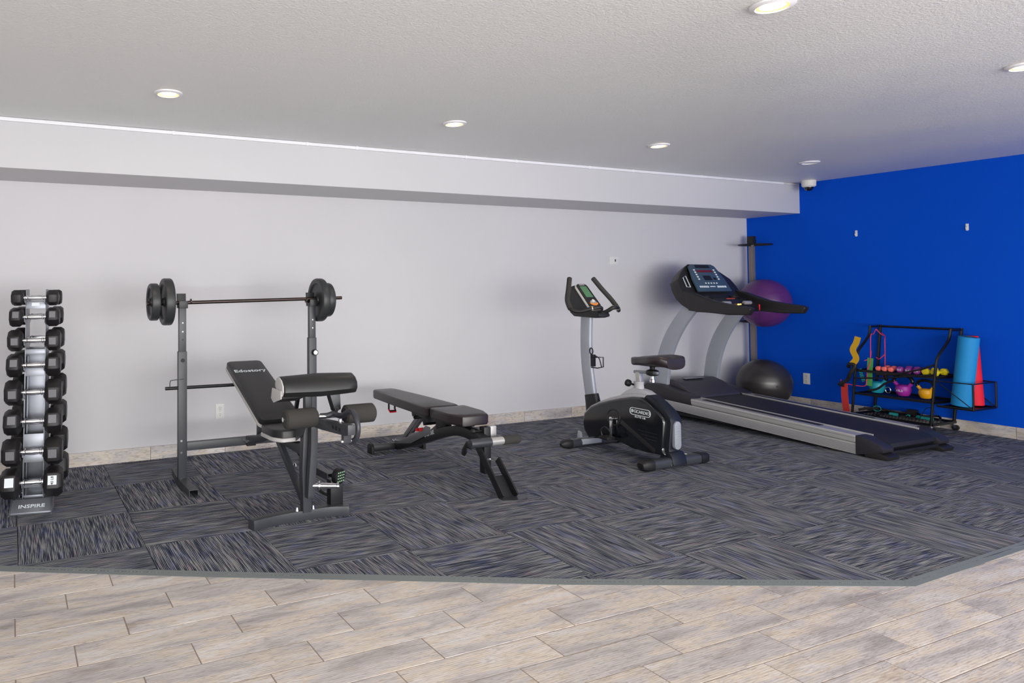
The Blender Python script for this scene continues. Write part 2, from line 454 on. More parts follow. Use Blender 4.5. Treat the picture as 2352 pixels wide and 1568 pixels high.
# ---- carpet outline on the floor (diagonal front edge, then the cut corner)
EP = [(-9.6, -1.06), (-8.02, -1.865), (-7.085, -2.36), (-6.33, -2.745), (-5.64, -3.10), (-4.262, -3.735), (-3.2, -3.705), (-1.4, -3.62), (0, -3.56)]
def edge_y(x):
    for (x0, y0), (x1, y1) in zip(EP, EP[1:]):
        if x0 <= x <= x1: return y0+(y1-y0)*(x-x0)/(x1-x0)
    return EP[0][1] if x < EP[0][0] else EP[-1][1]
def clip_poly(poly, keep_above):
    """clip polygon (xy) against the carpet edge polyline; keep_above: side +y"""
    out = []
    xs = sorted(set([p[0] for p in poly] + [e[0] for e in EP if min(p[0] for p in poly) < e[0] < max(p[0] for p in poly)]))
    x0, x1 = min(p[0] for p in poly), max(p[0] for p in poly); y0, y1 = min(p[1] for p in poly), max(p[1] for p in poly)
    # axis aligned rectangles only
    ys = [edge_y(x) for x in xs]
    if keep_above:
        if all(y <= y0+1e-6 for y in ys): return poly
        if all(y >= y1-1e-6 for y in ys): return None
        X = []
        for a, bb in zip(xs, xs[1:]):
            X.append(a); ya, yb = edge_y(a), edge_y(bb)
            for yy in (y0, y1):
                if (ya-yy)*(yb-yy) < 0: X.append(a+(bb-a)*(yy-ya)/(yb-ya))
        X.append(xs[-1]); X = sorted(X)
        low = [(x, min(y1, max(y0, edge_y(x)))) for x in X]
        top = [(x, y1) for x in X][::-1]
    else:
        if all(y >= y1-1e-6 for y in ys): return poly
        if all(y <= y0+1e-6 for y in ys): return None
        X = []
        for a, bb in zip(xs, xs[1:]):
            X.append(a); ya, yb = edge_y(a), edge_y(bb)
            for yy in (y0, y1):
                if (ya-yy)*(yb-yy) < 0: X.append(a+(bb-a)*(yy-ya)/(yb-ya))
        X.append(xs[-1]); X = sorted(X)
        low = [(x, y0) for x in X]
        top = [(x, min(y1, max(y0, edge_y(x)))) for x in X][::-1]
    ok = (lambda x: edge_y(x) < y1-1e-5) if keep_above else (lambda x: edge_y(x) > y0+1e-5)
    ks = [i for i, x in enumerate(X) if ok(x)]
    i0, i1 = max(0, ks[0]-1), min(len(X)-1, ks[-1]+1)
    top = top[::-1][i0:i1+1][::-1]; low = low[i0:i1+1]
    r = low+top; o = []
    for p in r:
        if not o or (abs(p[0]-o[-1][0])+abs(p[1]-o[-1][1])) > 1e-4: o.append(p)
    if len(o) > 2 and (abs(o[0][0]-o[-1][0])+abs(o[0][1]-o[-1][1])) < 1e-4: o.pop()
    # drop strictly degenerate
    area_ = abs(sum(o[i][0]*o[(i+1) % len(o)][1]-o[(i+1) % len(o)][0]*o[i][1] for i in range(len(o)))/2)
    return o if len(o) > 2 and area_ > 2e-4 else None
def slab(poly, z0, z1, origin, rot=0):
    bm = B()
    c, s = math.cos(-rot), math.sin(-rot)
    P = [((x-origin[0])*c-(y-origin[1])*s, (x-origin[0])*s+(y-origin[1])*c) for x, y in poly]
    prism(bm, P, z0, z1, 'z'); return bm
# carpet tiles, 24 inch, quarter-turned
TT = .6096; g = .0018; AX, AY = -7.9416, -1.8624
mesh_full = None
for i in range(-3, 14):
    for j in range(-4, 5):
        x0 = AX+TT*i; y0 = AY+TT*j
        x1, y1 = x0+TT, y0+TT
        lim_y = 0
        xx0, xx1, yy0, yy1 = x0+g, min(x1-g, -.001), y0+g, min(y1-g, lim_y-.001)
        if xx1-xx0 < .02 or yy1-yy0 < .02: continue
        poly = [(xx0, yy0), (xx1, yy0), (xx1, yy1), (xx0, yy1)]
        poly = clip_poly(poly, True)
        if not poly: continue
        rot = PI/2 if (i+j) % 2 == 0 else 0
        cen = (x0+TT/2, y0+TT/2)
        full = len(poly) == 4 and abs(xx1-xx0-(TT-2*g)) < 1e-5 and abs(yy1-yy0-(TT-2*g)) < 1e-5 and abs(poly[0][1]-yy0) < 1e-6 and abs(poly[1][1]-yy0) < 1e-6
        if full and mesh_full:
            o = bpy.data.objects.new('carpet_tile', mesh_full); COL.objects.link(o); o.parent = FLOOR
        else:
            o = make('carpet_tile', slab(poly, -.009, .0, cen, rot), CARPET, FLOOR, sm=False)
            if full: mesh_full = o.data
        o.location = (cen[0], cen[1], random.uniform(-.0004, .0004)); o.rotation_euler = (0, 0, rot)
# wood-look plank tiles, 6 x 24 inch, third offset
L, P_, WX, WY = .6127, .1628, -7.5491, -2.1164
mesh_full = None; gg = .0026
for r in range(-7, 27):
    for k in range(-8, 14):
        xa = WX+L*k-L*r/3; ya = WY-P_*(r+1)
        if xa+L < -9.4 or xa > .0 or ya < -6.4: continue
        x0, x1, y0, y1 = xa+gg, min(xa+L-gg, -.002), ya+gg, ya+P_-gg
        if x1-x0 < .03: continue
        # leave out planks far in front that no view shows
        if y0 < -5.6 and x0 < -7.6: pass
        poly = clip_poly([(x0, y0), (x1, y0), (x1, y1), (x0, y1)], False)
        if not poly: continue
        cen = (xa+L/2, ya+P_/2)
        full = len(poly) == 4 and abs(poly[2][1]-y1) < 1e-6 and abs(poly[3][1]-y1) < 1e-6 and abs(x1-x0-(L-2*gg)) < 1e-5
        if full and mesh_full:
            o = bpy.data.objects.new('plank', mesh_full); COL.objects.link(o); o.parent = FLOOR
        else:
            o = make('plank', slab(poly, -.011, -.006, cen), WOOD, FLOOR, .0008 if full else 0, sm=False)
            if full: mesh_full = o.data
        o.location = (cen[0], cen[1], random.uniform(-.0004, .0004))
# vinyl reducer along the carpet edge
b = B()
pts = [(x, y) for x, y in EP]
for (a0, a1), (b0, b1) in zip(pts, pts[1:]):
    d = Vector((b0-a0, b1-a1, 0)).normalized(); nrm = Vector((-d.y, d.x, 0))
    if nrm.y < 0: nrm = -nrm
    q = [Vector((a0, a1, 0))-nrm*.024-d*.008, Vector((b0, b1, 0))-nrm*.024+d*.008, Vector((b0, b1, 0))+nrm*.022+d*.008, Vector((a0, a1, 0))+nrm*.022-d*.008]
    lo = [b.verts.new((v.x, v.y, -.0075)) for v in q]
    hi = [b.verts.new((q[i].x, q[i].y, (-.0045, -.0045, .0035, .0035)[i])) for i in range(4)]
    b.faces.new(lo[::-1]); b.faces.new(hi)
    for i in range(4): b.faces.new((lo[i], lo[(i+1) % 4], hi[(i+1) % 4], hi[i]))
struct('trim_3', b, EDGE)
# baseboards of the same wood-look tile
def baseboard(name, p0, p1, joints):
    """p0,p1 along x or y"""
    root = None
    ax = 0 if abs(p1[0]-p0[0]) > abs(p1[1]-p0[1]) else 1
    e = sorted([p0[ax], p1[ax]] + joints)
    bm = B()
    if ax == 0: bx(bm, (p0[0], p0[1]-.006, 0), (p1[0], p0[1], BH-.003))
    else: bx(bm, (p0[0]-.006, p0[1], 0), (p0[0], p1[1], BH-.003))
    root = struct(name, bm, GROUT, sm=False)
    for a, c in zip(e, e[1:]):
        if c-a < .02: continue
        bm = B(); h = (c-a)/2-.0018; m_ = (a+c)/2
        if ax == 0:
            bx(bm, (-h, -.004, -BH/2), (h, .004, BH/2)); o = make('tile', bm, WOODB, root, .001, sm=False); o.location = (m_, p0[1]-.010, BH/2)
        else:
            bx(bm, (-h, -.004, -BH/2), (h, .004, BH/2)); o = make('tile', bm, WOODB, root, .001, sm=False); o.location = (p0[0]-.010, m_, BH/2); o.rotation_euler = (0, 0, PI/2)
baseboard('baseboard_back', (-10.5, 0), (-.012, 0), [-10.0, -9.4, -8.8, -8.19, -7.585, -6.977, -6.377, -5.77, -5.16, -4.55, -3.94, -3.329, -2.728, -2.11, -1.5, -.9, -.3])
baseboard('baseboard_right', (0, -6.4), (0, -.001), [-.09, -.696, -1.31, -1.86, -2.406, -3.02, -3.63, -4.24, -4.85, -5.46, -6.07])

# ------------------------------------------------------------------ ceiling fixtures
def downlight(x, y, lit, label):
    t = Thing('ceiling_light', label, 'ceiling light', (x, y, CZ), group='recessed ceiling lights', local=True)
    b = B(); lathe(b, [(.058, -.001), (.058, -.010), (.062, -.014), (.079, -.008), (.081, -.001)], (0, 0, 0), n=40, closed=False); t.part('trim_ring', b, WHITET)
    b = B(); lathe(b, [(.0575, -.001), (.0575, -.005), (.035, -.008), (0, -.009)], (0, 0, 0), n=40, closed=False); t.part('lens', b, LAMP if lit else LAMPO)
    if lit:
        b = B(); lathe(b, [(.0578, -.0052), (.0565, -.0085), (.047, -.0075), (.047, -.0052)], (0, 0, 0), n=40, closed=False); t.part('warm_rim', b, LAMPR)
    if lit:
        l = bpy.data.lights.new('lamp_glow', 'SPOT'); l.energy = 7; l.color = (1, .82, .6); l.spot_size = 2.4; l.spot_blend = 1; l.shadow_soft_size = .05
        o = bpy.data.objects.new('lamp_glow', l); COL.objects.link(o); o.parent = t.o; o.location = (0, 0, -.03)
downlight(-7.165, -1.60, True, 'lit round ceiling light above the barbell bench, the leftmost')
downlight(-5.213, -1.60, True, 'lit round ceiling light above the adjustable flat bench')
downlight(-3.268, -1.585, True, 'lit round ceiling light above the exercise bike')
downlight(-1.324, -1.545, False, 'unlit round ceiling light nearest the blue wall')
downlight(-5.215, -3.80, True, 'large-looking lit ceiling light cut by the top edge of the photo')
downlight(-3.243, -3.79, True, 'lit ceiling light cut by the right edge of the photo')

t = Thing('security_camera', 'small white dome camera with dark lens where soffit, ceiling and blue wall meet', 'camera', (-.13, -.80, CZ), local=True)
b = B(); lathe(b, [(0, 0), (.066, 0), (.068, -.008), (.066, -.058), (.055, -.068), (0, -.068)], (0, 0, 0), n=32); t.part('housing', b, OFFW)
b = B(); lathe(b, [(.044, -.066), (.042, -.085), (.033, -.1), (.018, -.109), (0, -.112)], (0, 0, 0), n=28, closed=False); t.part('dome', b, GLASSD)
b = B(); lathe(b, [(.047, -.066), (.047, -.07), (.043, -.07)], (0, 0, 0), n=28, closed=False); t.part('dome_ring', b, OFFW)

# ------------------------------------------------------------------ wall fittings
def outlet(loc, rz, label):
    t = Thing('wall_outlet', label, 'outlet', loc, rz, group='white wall outlets', local=True)   # faces local -y
    b = B(); bx(b, (-.036, -.006, -.06), (.036, 0, .06)); t.part('cover_plate', b, WHITEP, .003)
    for z in (.026, -.026):
        b = B(); prism(b, [(-.016, z-.012), (-.010, z-.018), (.010, z-.018), (.016, z-.012), (.016, z+.012), (.010, z+.018), (-.010, z+.018), (-.016, z+.012)], -.0085, -.005, 'y'); s = t.part('socket', b, WHITEP, .001)
        b = B()
        for x in (-.006, .006): bx(b, (x-.0012, -.009, z+.001), (x+.0012, -.008, z+.010))
        cyl(b, (0, -.009, z-.008), (0, -.008, z-.008), .0028, 10); t.part('slots', b, BLACKPC, parent=s)
    b = B(); cyl(b, (0, -.0075, 0), (0, -.005, 0), .003, 10); t.part('screw', b, CHROME)
outlet((-6.418, 0, .334), 0, 'white duplex outlet low on the white wall behind the barbell bench')
outlet((0, -.652, .314), -PI/2, 'white duplex outlet on the blue wall beside the black ball')
t = Thing('wall_plate', 'small white wall plate with a black jack, above the exercise bike handlebars', 'wall plate', (-2.112, 0, 1.606), local=True)
b = B(); bx(b, (-.062, -.005, -.042), (.062, 0, .042)); t.part('cover_plate', b, WHITEP, .003)
b = B(); bx(b, (.012, -.007, -.012), (.026, -.004, .014)); t.part('jack', b, BLKRUB)
for y, z, lb, s in ((-1.181, 1.868, 'small white adhesive hook on the blue wall, the one nearer the corner', .9), (-2.102, 1.861, 'small white adhesive hook on the blue wall, farther right above the cart', 1.0)):
    t = Thing('wall_hook', lb, 'hook', (0, y, z), group='white adhesive hooks', local=True)
    b = B(); prism(b, [(-.011, -.028), (-.005, -.033), (.005, -.033), (.011, -.028), (.011, .03), (-.011, .03)], -.004, 0, 'x'); t.part('backing', b, WHITEP, .001)
    b = B(); tube(b, smooth([(-.004, 0, .004), (-.01, 0, -.012), (-.018, 0, -.02), (-.024, 0, -.012), (-.025, 0, -.004)]), .0035, 8); t.part('prong', b, OFFW)
#PART2
# ------------------------------------------------------------------ dumbbell rack and hex dumbbells (local frame, turned a little to the right)
RZ = -.15; RL = (-7.828, -.80, 0)
rackM = Matrix.Translation(Vector(RL)) @ Matrix.Rotation(RZ, 4, 'Z')
t = Thing('dumbbell_rack', 'gunmetal vertical dumbbell tower at the left edge of the carpet', 'dumbbell rack', RL, RZ, local=True)
def yf(z): return -.075-.10*(1.36-z)/1.36      # front face of the tapering tower
def lean(z): return 0
HZ = [1.283, 1.165, 1.022, .872, .708, .533, .353, .172]    # handle heights
HD = [.086, .106, .117, .126, .138, .136, .150, .158]       # head height
HW = [.070, .078, .085, .088, .096, .098, .104, .108]       # head length
for s in (-1, 1):
    b = B(); prism(b, [(yf(.07), .07), (-yf(.07), .07), (.07, 1.335), (-.07, 1.335)], s*.058-.002, s*.058+.002, 'x'); t.part('side_panel', b, GUN, .001)
    # hooks on each tier, both sides of the tower
for i, z in enumerate(HZ):
    for fb in (-1, 1):
        for s in (-1, 1):
            y = fb*(-yf(z)); zz = z-.016
            b = B(); prism(b, [(y*1.0, zz-.03), (y+fb*.05, zz-.012), (y+fb*.055, zz+.012), (y+fb*.047, zz+.012), (y+fb*.044, zz-.002), (y+fb*.02, zz-.004), (y, zz+.02)], s*.0575-.0018, s*.0575+.0018, 'x')
            t.part('hook', b, GUN)
# cross plates between the side panels
for z0, z1 in ((1.215, 1.262), (.80, .85), (.935, .965), (.36, .45), (.28, .33), (.13, .165)):
    for fb in (-1, 1):
        b = B(); y0 = fb*(-yf(z0))*.9; y1 = fb*(-yf(z1))*.9
        prism(b, [(y0-.003, z0), (y0+.003, z0), (y1+.003, z1), (y1-.003, z1)], -.056, .056, 'x'); t.part('cross_plate', b, GUN, .001)
b = B(); prism(b, [(-.11, .07), (-.004, .07), (-.004, .92), (-.055, .92)], -.050, -.050+.004, 'x'); 
b2 = b; bx(b2, (-.055, -.008, .07), (.055, -.002, .93)); t.part('centre_panel', b2, GUN, .001, label='flat grey panel behind the lower dumbbells')
for fb in (-1, 1):
    b = B(); prism(b, [(fb*.165, .066), (fb*.26, .012), (fb*.26, .0), (fb*.15, .0), (fb*.13, .05)], -.115, .115, 'x'); f = t.part('foot', b, GUN, .004)
    for s in (-1, 1):
        b = B(); prism(b, [(fb*.135, .088), (fb*.162, .088), (fb*.285, .006), (fb*.285, 0), (fb*.12, 0)], s*.1165-.0015, s*.1165+.0015, 'x'); t.part('end_plate', b, GUN)
    for s in (-1, 1):
        b = B(); cyl(b, (s*.058, fb*.14, .10), (s*.066, fb*.14, .10), .009, 10); t.part('bolt', b, CHROME)
t.text('lettering', 'INSPIRE', .036, (0, -.222, .037), (1, 0, 0), (0, .095, .054), PWHITE, sx=1.25, bold=.0006)
b = B(); bx(b, (-.024, -.083, 1.232), (.022, -.079, 1.252)); t.part('sticker', b, PWHITE)
b = B(); bx(b, (-.058, -.12, .05), (.058, .12, .075)); t.part('base_plate', b, GUN, .002)
wnames = ['5', '10', '15', '20', '25', '30', '35', '40']
order = ['smallest, topmost', 'second from the top', 'third from the top', 'fourth from the top', 'fifth from the top', 'sixth from the top', 'second from the bottom', 'largest, bottom']
RZq = Matrix.Rotation(RZ, 3, 'Z')
for i, z in enumerate(HZ):
    for fb in (-1, 1):
        y = fb*(-yf(z)+.032)
        wp = rackM @ Vector((0, y, z))
        side = 'near side' if fb < 0 else 'far side'
        d = Thing('hex_dumbbell', f'black hex dumbbell on the {side} of the rack, {order[i]}', 'dumbbell', wp, RZ, 'hex dumbbells on the rack', local=True)
        b = B(); k = .0125+.0009*i
        lathe(b, [(k*.8, -.074), (k*.8, -.052), (k*1.22, -.050), (k*1.22, -.044), (k*.95, -.040), (k*1.18, 0), (k*.95, .040), (k*1.22, .044), (k*1.22, .050), (k*.8, .052), (k*.8, .074)], (0, 0, 0), (1, 0, 0), 18)
        d.part('handle', b, CHROME)
        R_ = HD[i]/2/math.cos(PI/6); w = HW[i]
        for s in (-1, 1):
            b = B()
            off = PI/6
            n = 6
            prof = [(R_*.72, .0), (R_, w*.22), (R_, w*.78), (R_*.80, w)]
            rings = []
            for r, h in prof:
                rings.append([b.verts.new((s*(.066+h), r*math.cos(off+2*PI*q/n), r*math.sin(off+2*PI*q/n))) for q in range(n)])
            for A, Bq in zip(rings, rings[1:]):
                for q in range(n): b.faces.new((A[q], A[(q+1) % n], Bq[(q+1) % n], Bq[q]))
            b.faces.new(rings[0][::-1]); b.faces.new(rings[-1])
            # a flat of the hexagon faces forward and up
            bmesh.ops.rotate(b, verts=b.verts, matrix=Matrix.Rotation(math.radians(-14 if i % 2 else 6), 3, 'X'))
            hd = d.part('head', b, HEXRUB, .004)
            # moulded weight label on the front flat
            if fb < 0 and i in (1, 2, 4, 5, 6, 7) or (fb < 0 and i == 3):
                lz = w*.46; cx = s*(.066+w*.5); a = math.radians(-14 if i % 2 else 6)
                ap = HD[i]/2
                def P3(u, v, h):
                    p = Vector((cx+u, -ap-h, v)); return Matrix.Rotation(a, 3, 'X') @ p
                b = B(); q = [P3(-lz*.5, -lz*.45, -.002), P3(lz*.5, -lz*.45, -.002), P3(lz*.5, lz*.62, -.002), P3(-lz*.5, lz*.62, -.002)]
                q2 = [P3(-lz*.5, -lz*.45, .0015), P3(lz*.5, -lz*.45, .0015), P3(lz*.5, lz*.62, .0015), P3(-lz*.5, lz*.62, .0015)]
                A = [b.verts.new(v) for v in q]; C_ = [b.verts.new(v) for v in q2]
                b.faces.new(A[::-1]); b.faces.new(C_)
                for m_ in range(4): b.faces.new((A[m_], A[(m_+1) % 4], C_[(m_+1) % 4], C_[m_]))
                lab = d.part('weight_label', b, HEXLBL if i < 7 else PWHITE, parent=hd)
                if i == 7 and s > 0:
                    o_ = P3(0, .003, .0022); e1 = P3(0, 1, 0)-P3(0, 0, 0); e2 = P3(-1, 0, 0)-P3(0, 0, 0)
                    d.text('lettering', '40 LB', .021, o_, e1, e2, BLACKPC, parent=hd, bold=.0004)

# ------------------------------------------------------------------ barbell bench
XC = -6.41; XL, XR = -6.905, -5.940; YU = -.80
t = Thing('weight_bench', 'charcoal weight bench with tall uprights, tilted backrest, curl pad and foam rollers', 'weight bench', (XC, -1.3, 0))
def channel_foot(pts, w, h, name='foot'):
    b = B(); sweep(b, pts, rect(w, h), side=(0, 1, 0) if abs(Vector(pts[-1]).x-Vector(pts[0]).x) > .2 else (1, 0, 0)); return b
for x, zs in ((XL, .905), (XR, .968)):
    b = B(); bx(b, (x-.030, YU-.022, .035), (x+.030, YU+.022, zs)); u = t.part('upright', b, GREYPC, .004)
    b = B(); bx(b, (x-.025, YU-.018, zs-.02), (x+.025, YU+.018, 1.225)); t.part('inner_post', b, GREYPC, .004)
    # bar cradle
    b = B(); prism(b, [(YU-.045, 1.20), (YU+.035, 1.20), (YU+.045, 1.30), (YU+.020, 1.30), (YU+.017, 1.235), (YU-.017, 1.222), (YU-.045, 1.25)], x-.03, x+.03, 'x'); t.part('cradle', b, BLACKPC, .002)
    for z in (1.10, 1.04, .985):
        if z < zs+.02: continue
        b = B(); cyl(b, (x, YU-.0195, z), (x, YU-.017, z), .0055, 10); t.part('hole', b, PWHITE if z > 1.0 else BLKRUB)
    # curved floor foot running front to back
    b = B(); fp = smooth([(x, YU+.19, .045), (x, YU+.08, .030), (x, YU, .025), (x, YU-.12, .024), (x, YU-.34, .030)], 4)
    sweep(b, fp, [(-.03, -.024), (-.026, -.024), (-.026, .018), (.026, .018), (.026, -.024), (.03, -.024), (.03, .022), (-.03, .022)], side=(1, 0, 0)); t.part('foot', b, GREYPC)
    for z in (.04, .22, .30) if x < XC else (.22, .30):
        b = B(); cyl(b, (x-.010, YU-.026, z), (x-.010, YU-.021, z), .008, 8); t.part('bolt', b, CHROME)
b = B(); cyl(b, (XL, YU-.03, .845), (XL, YU-.02, .845), .013, 16); t.part('lock_knob', b, BLKRUB)
b = B(); cyl(b, (XR+.012, YU-.022, .86), (XR+.012, YU-.045, .86), .022, 20); kb = t.part('lock_knob', b, BLKRUB, .003)
b = B(); lathe(b, [(.0125, 0), (.015, 0), (.015, .001), (.0125, .001)], (XR+.012, YU-.045, .86), (0, -1, 0), 20); t.part('knob_ring', b, CHROME, parent=kb)
# lower cross beam between the uprights
b = B(); bx(b, (XL+.03, YU-.022, .229), (XR-.03, YU+.022, .285)); t.part('cross_beam', b, GREYPC, .003)
# safety bar through the uprights with wire clip
b = B(); cyl(b, (-7.020, YU, .657), (-5.905, YU, .652), .0115, 14); sb = t.part('safety_bar', b, BLACKPC)
b = B(); tube(b, smooth([(-6.99, YU-.01, .655), (-6.99, YU-.012, .70), (-6.975, YU-.012, .712), (-6.90, YU-.025, .718)], 4), .003, 6); t.part('wire_clip', b, BLACKPC, parent=sb)
# main bench beam rising from the cross beam then level to the front post
b = B(); sweep(b, [(XC-.02, YU-.02, .262), (XC, -.98, .30), (XC, -1.26, .392), (XC, -1.50, .392), (XC, -1.79, .392)], rect(.05, .05), side=(1, 0, 0)); t.part('main_beam', b, GREYPC, .003)
b = B(); bx(b, (XC-.045, YU-.045, .225), (XC+.02, YU-.018, .295)); t.part('bracket', b, BLACKPC, .002)
b = B(); cyl(b, (XC-.048, YU-.052, .262), (XC-.048, YU-.02, .262), .011, 10); t.part('bolt', b, CHROME)
# front post, sloping, foot and brace
b = B(); sweep(b, [(XC-.0, -1.815, .045), (XC, -1.80, .30), (XC, -1.83, .56)], rect(.052, .052), side=(1, 0, 0)); t.part('front_post', b, GREYPC, .003)
b = B(); prism(b, [(-1.86, .50), (-1.74, .44), (-1.74, .57), (-1.84, .60), (-1.9, .575)], XC-.034, XC-.029, 'x'); t.part('gusset', b, GREYPC)
b = B(); cyl(b, (XC-.04, -1.83, .555), (XC-.03, -1.83, .555), .011, 10); t.part('bolt', b, CHROME)
b = B(); fp = smooth([(XC-.345, -1.855, .028), (XC-.18, -1.815, .028), (XC, -1.80, .028), (XC+.16, -1.80, .028), (XC+.265, -1.84, .028)], 4)
sweep(b, fp, [(-.03, -.028), (.03, -.028), (.03, .022), (.022, .028), (-.03, .028)], side=(0, 1, 0)); t.part('front_foot', b, GREYPC, .002)
b = B(); bar(b, (XC, -1.36, .37), (XC, -1.76, .115), .03, .045, side=(1, 0, 0)); t.part('brace', b, GREYPC, .002)
for x in (-.055, .045):
    b = B(); cyl(b, (XC+x, -1.815, .05), (XC+x, -1.815, .075), .013, 12, r2=.006); t.part('bolt', b, CHROME)
# backrest
import mathutils
bk0 = Vector((XC, -1.40, .478)); bk1 = Vector((XC, -.60, .765)); dv = (bk1-bk0); BL = dv.length; dv.normalize()
sv = Vector((1, 0, 0)); nv = sv.cross(dv)
Mb = Matrix((sv, dv, nv)).transposed().to_4x4(); Mb.translation = bk0
b = B(); pad(b, rrect(.275, .265, BL, .035), .042, Mb); bp_ = t.part('backrest', b, VINYL)
b = B(); pad(b, rrect(.283, .273, BL+.008, .038), .018, Mb @ Matrix.Translation((0, -.004, -.020))); t.part('backrest_edge', b, VINYLG, label='pale grey side band')
t.text('lettering', 'Edostory', .056, Mb @ Vector((-.005, BL*.785, .0462)), sv, dv, PWHITE, parent=bp_, sx=1.15, bold=.0008)
b = B(); bar(b, bk0+dv*.12-nv*.03, bk0+dv*.5-nv*.03, .04, .03, side=(1, 0, 0)); t.part('backrest_frame', b, GREYPC)
b = B(); bar(b, (XC, -.98, .31), bk0+dv*.42-nv*.03, .035, .03, side=(1, 0, 0)); t.part('support_arm', b, GREYPC, .002)
# seat
Ms = Matrix.Translation(Vector((XC, -1.70, .452))) @ Matrix.Rotation(math.radians(-2), 4, 'X')
seat_ol = [(-.09, 0), (.09, 0), (.13, .07), (.138, .20), (.13, .30), (-.13, .30), (-.138, .20), (-.13, .07)]
seat_ol = [(-.105, .008), (-.09, 0), (.09, 0), (.105, .008), (.132, .06), (.138, .09), (.138, .27), (.128, .29), (-.128, .29), (-.138, .27), (-.138, .09), (-.132, .06)]
b = B(); pad(b, seat_ol, .045, Ms); t.part('seat', b, VINYL)
b = B(); pad(b, [(x*1.03, y*1.03-.004) for x, y in seat_ol], .022, Ms @ Matrix.Translation((0, 0, -.024))); t.part('seat_edge', b, VINYLG, label='pale grey side band')
# curl pad on its post
b = B(); bx(b, (XC-.022, -1.865, .56), (XC+.022, -1.825, .80)); t.part('curl_post', b, GREYPC, .003)
b = B(); bar(b, (XC-.02, -1.78, .77), (XC-.02, -1.66, .50), .02, .02); t.part('curl_brace', b, BLACKPC)
cp = Vector((-6.405, -1.97, .796)); tilt = Matrix.Rotation(math.radians(28), 3, 'X')
prof = [(.072, -.012), (.06, .04), (.03, .066), (-.02, .072), (-.062, .055), (-.085, .015), (-.08, -.03), (-.055, -.045), (.06, -.045)]
b = B()
secs = []
for xx, k in ((-.222, .90), (-.214, .97), (-.16, 1.0), (0, 1.10), (.16, 1.0), (.214, .95), (.226, .84)):
    secs.append([b.verts.new(Vector((xx, 0, 0)) + tilt @ Vector((0, yy*k*.90, zz*k*.78))) for yy, zz in prof])
n = len(prof)
for A, C_ in zip(secs, secs[1:]):
    for q in range(n): b.faces.new((A[q], A[(q+1) % n], C_[(q+1) % n], C_[q]))
b.faces.new(secs[0][::-1]); b.faces.new(secs[-1])
bmesh.ops.translate(b, verts=b.verts, vec=cp); t.part('curl_pad', b, VINYL, .016, seg=3, ang=50)
b = B(); A = []
for xx in (-.229, -.221):
    A.append([b.verts.new(cp+Vector((xx, 0, 0)) + tilt @ Vector((0, yy*.80, zz*.70))) for yy, zz in prof])
for q in range(n): b.faces.new((A[0][q], A[0][(q+1) % n], A[1][(q+1) % n], A[1][q]))
b.faces.new(A[0][::-1]); b.faces.new(A[1]); t.part('curl_pad_side', b, VINYLG, .003, label='pale grey end panel')
b = B(); prism(b, [(-2.02, .735), (-1.90, .70), (-1.86, .72), (-1.88, .78), (-2.02, .78)], -6.635, -6.50, 'x'); t.part('arm_cushion', b, VINYL, .012)
b = B(); prism(b, [(-2.02, .735), (-1.90, .70), (-1.86, .72), (-1.88, .78), (-2.02, .78)], -6.640, -6.634, 'x'); t.part('cushion_side', b, VINYLG, .002, label='pale grey end panel')
b = B(); prism(b, [(-6.345, .75), (-6.31, .64), (-6.275, .655), (-6.28, .75)], -2.01, -1.95, 'y'); t.part('curl_bracket', b, GREYPC, .003)
# rollers, arm with holes, curl handle
ry, rz_ = -2.07, .635
b = B(); cyl(b, (-6.648, ry, rz_), (-6.092, ry, rz_), .0125, 14); t.part('roller_bar', b, CHROME)
for x0, x1 in ((-6.640, -6.452), (-6.285, -6.100)):
    b = B(); lathe(b, [(.012, 0), (.040, 0), (.052, .010), (.053, .03), (.053, x1-x0-.03), (.052, x1-x0-.01), (.040, x1-x0), (.012, x1-x0)], (x0, ry, rz_), (1, 0, 0), 28); t.part('foam_roller', b, FOAM)
b = B(); prism(b, [(-1.86, .55), (-1.86, .61), (-2.02, .612), (-2.385, .642), (-2.385, .590), (-2.335, .580), (-2.335, .545), (-2.305, .545), (-2.305, .578), (-2.05, .558)], XC-.004, XC+.040, 'x'); am = t.part('perforated_arm', b, GREYPC, .003)
for y in (-2.205, -2.245, -2.285):
    b = B(); cyl(b, (XC-.0055, y, .602), (XC-.003, y, .602), .011, 14); t.part('hole', b, BLKRUB, parent=am)
b = B(); cyl(b, (XC+.018, -2.25, .62), (XC+.018, -2.25, .65), .011, 14); t.part('pin', b, CHROME, .002)
b = B(); cyl(b, (XC-.015, -2.32, .548), (XC+.045, -2.32, .548), .012, 12); t.part('end_bolt', b, CHROME, .003)
b = B(); tube(b, smooth([(-6.425, -2.065, .637), (-6.385, -2.07, .638), (-6.355, -2.085, .648), (-6.34, -2.12, .642), (-6.33, -2.16, .650), (-6.33, -2.217, .676), (-6.33, -2.275, .682), (-6.33, -2.318, .650), (-6.33, -2.330, .600), (-6.33, -2.305, .550), (-6.345, -2.265, .528)], 5), .015, 14); t.part('curl_handle', b, GREYPC)
b = B(); tube(b, [(-6.345+.010*math.cos(a), -2.10, .672+.013*math.sin(a)) for a in [2*PI*q/12 for q in range(12)]], .003, 6, closed=True); t.part('ring', b, BLACKPC)
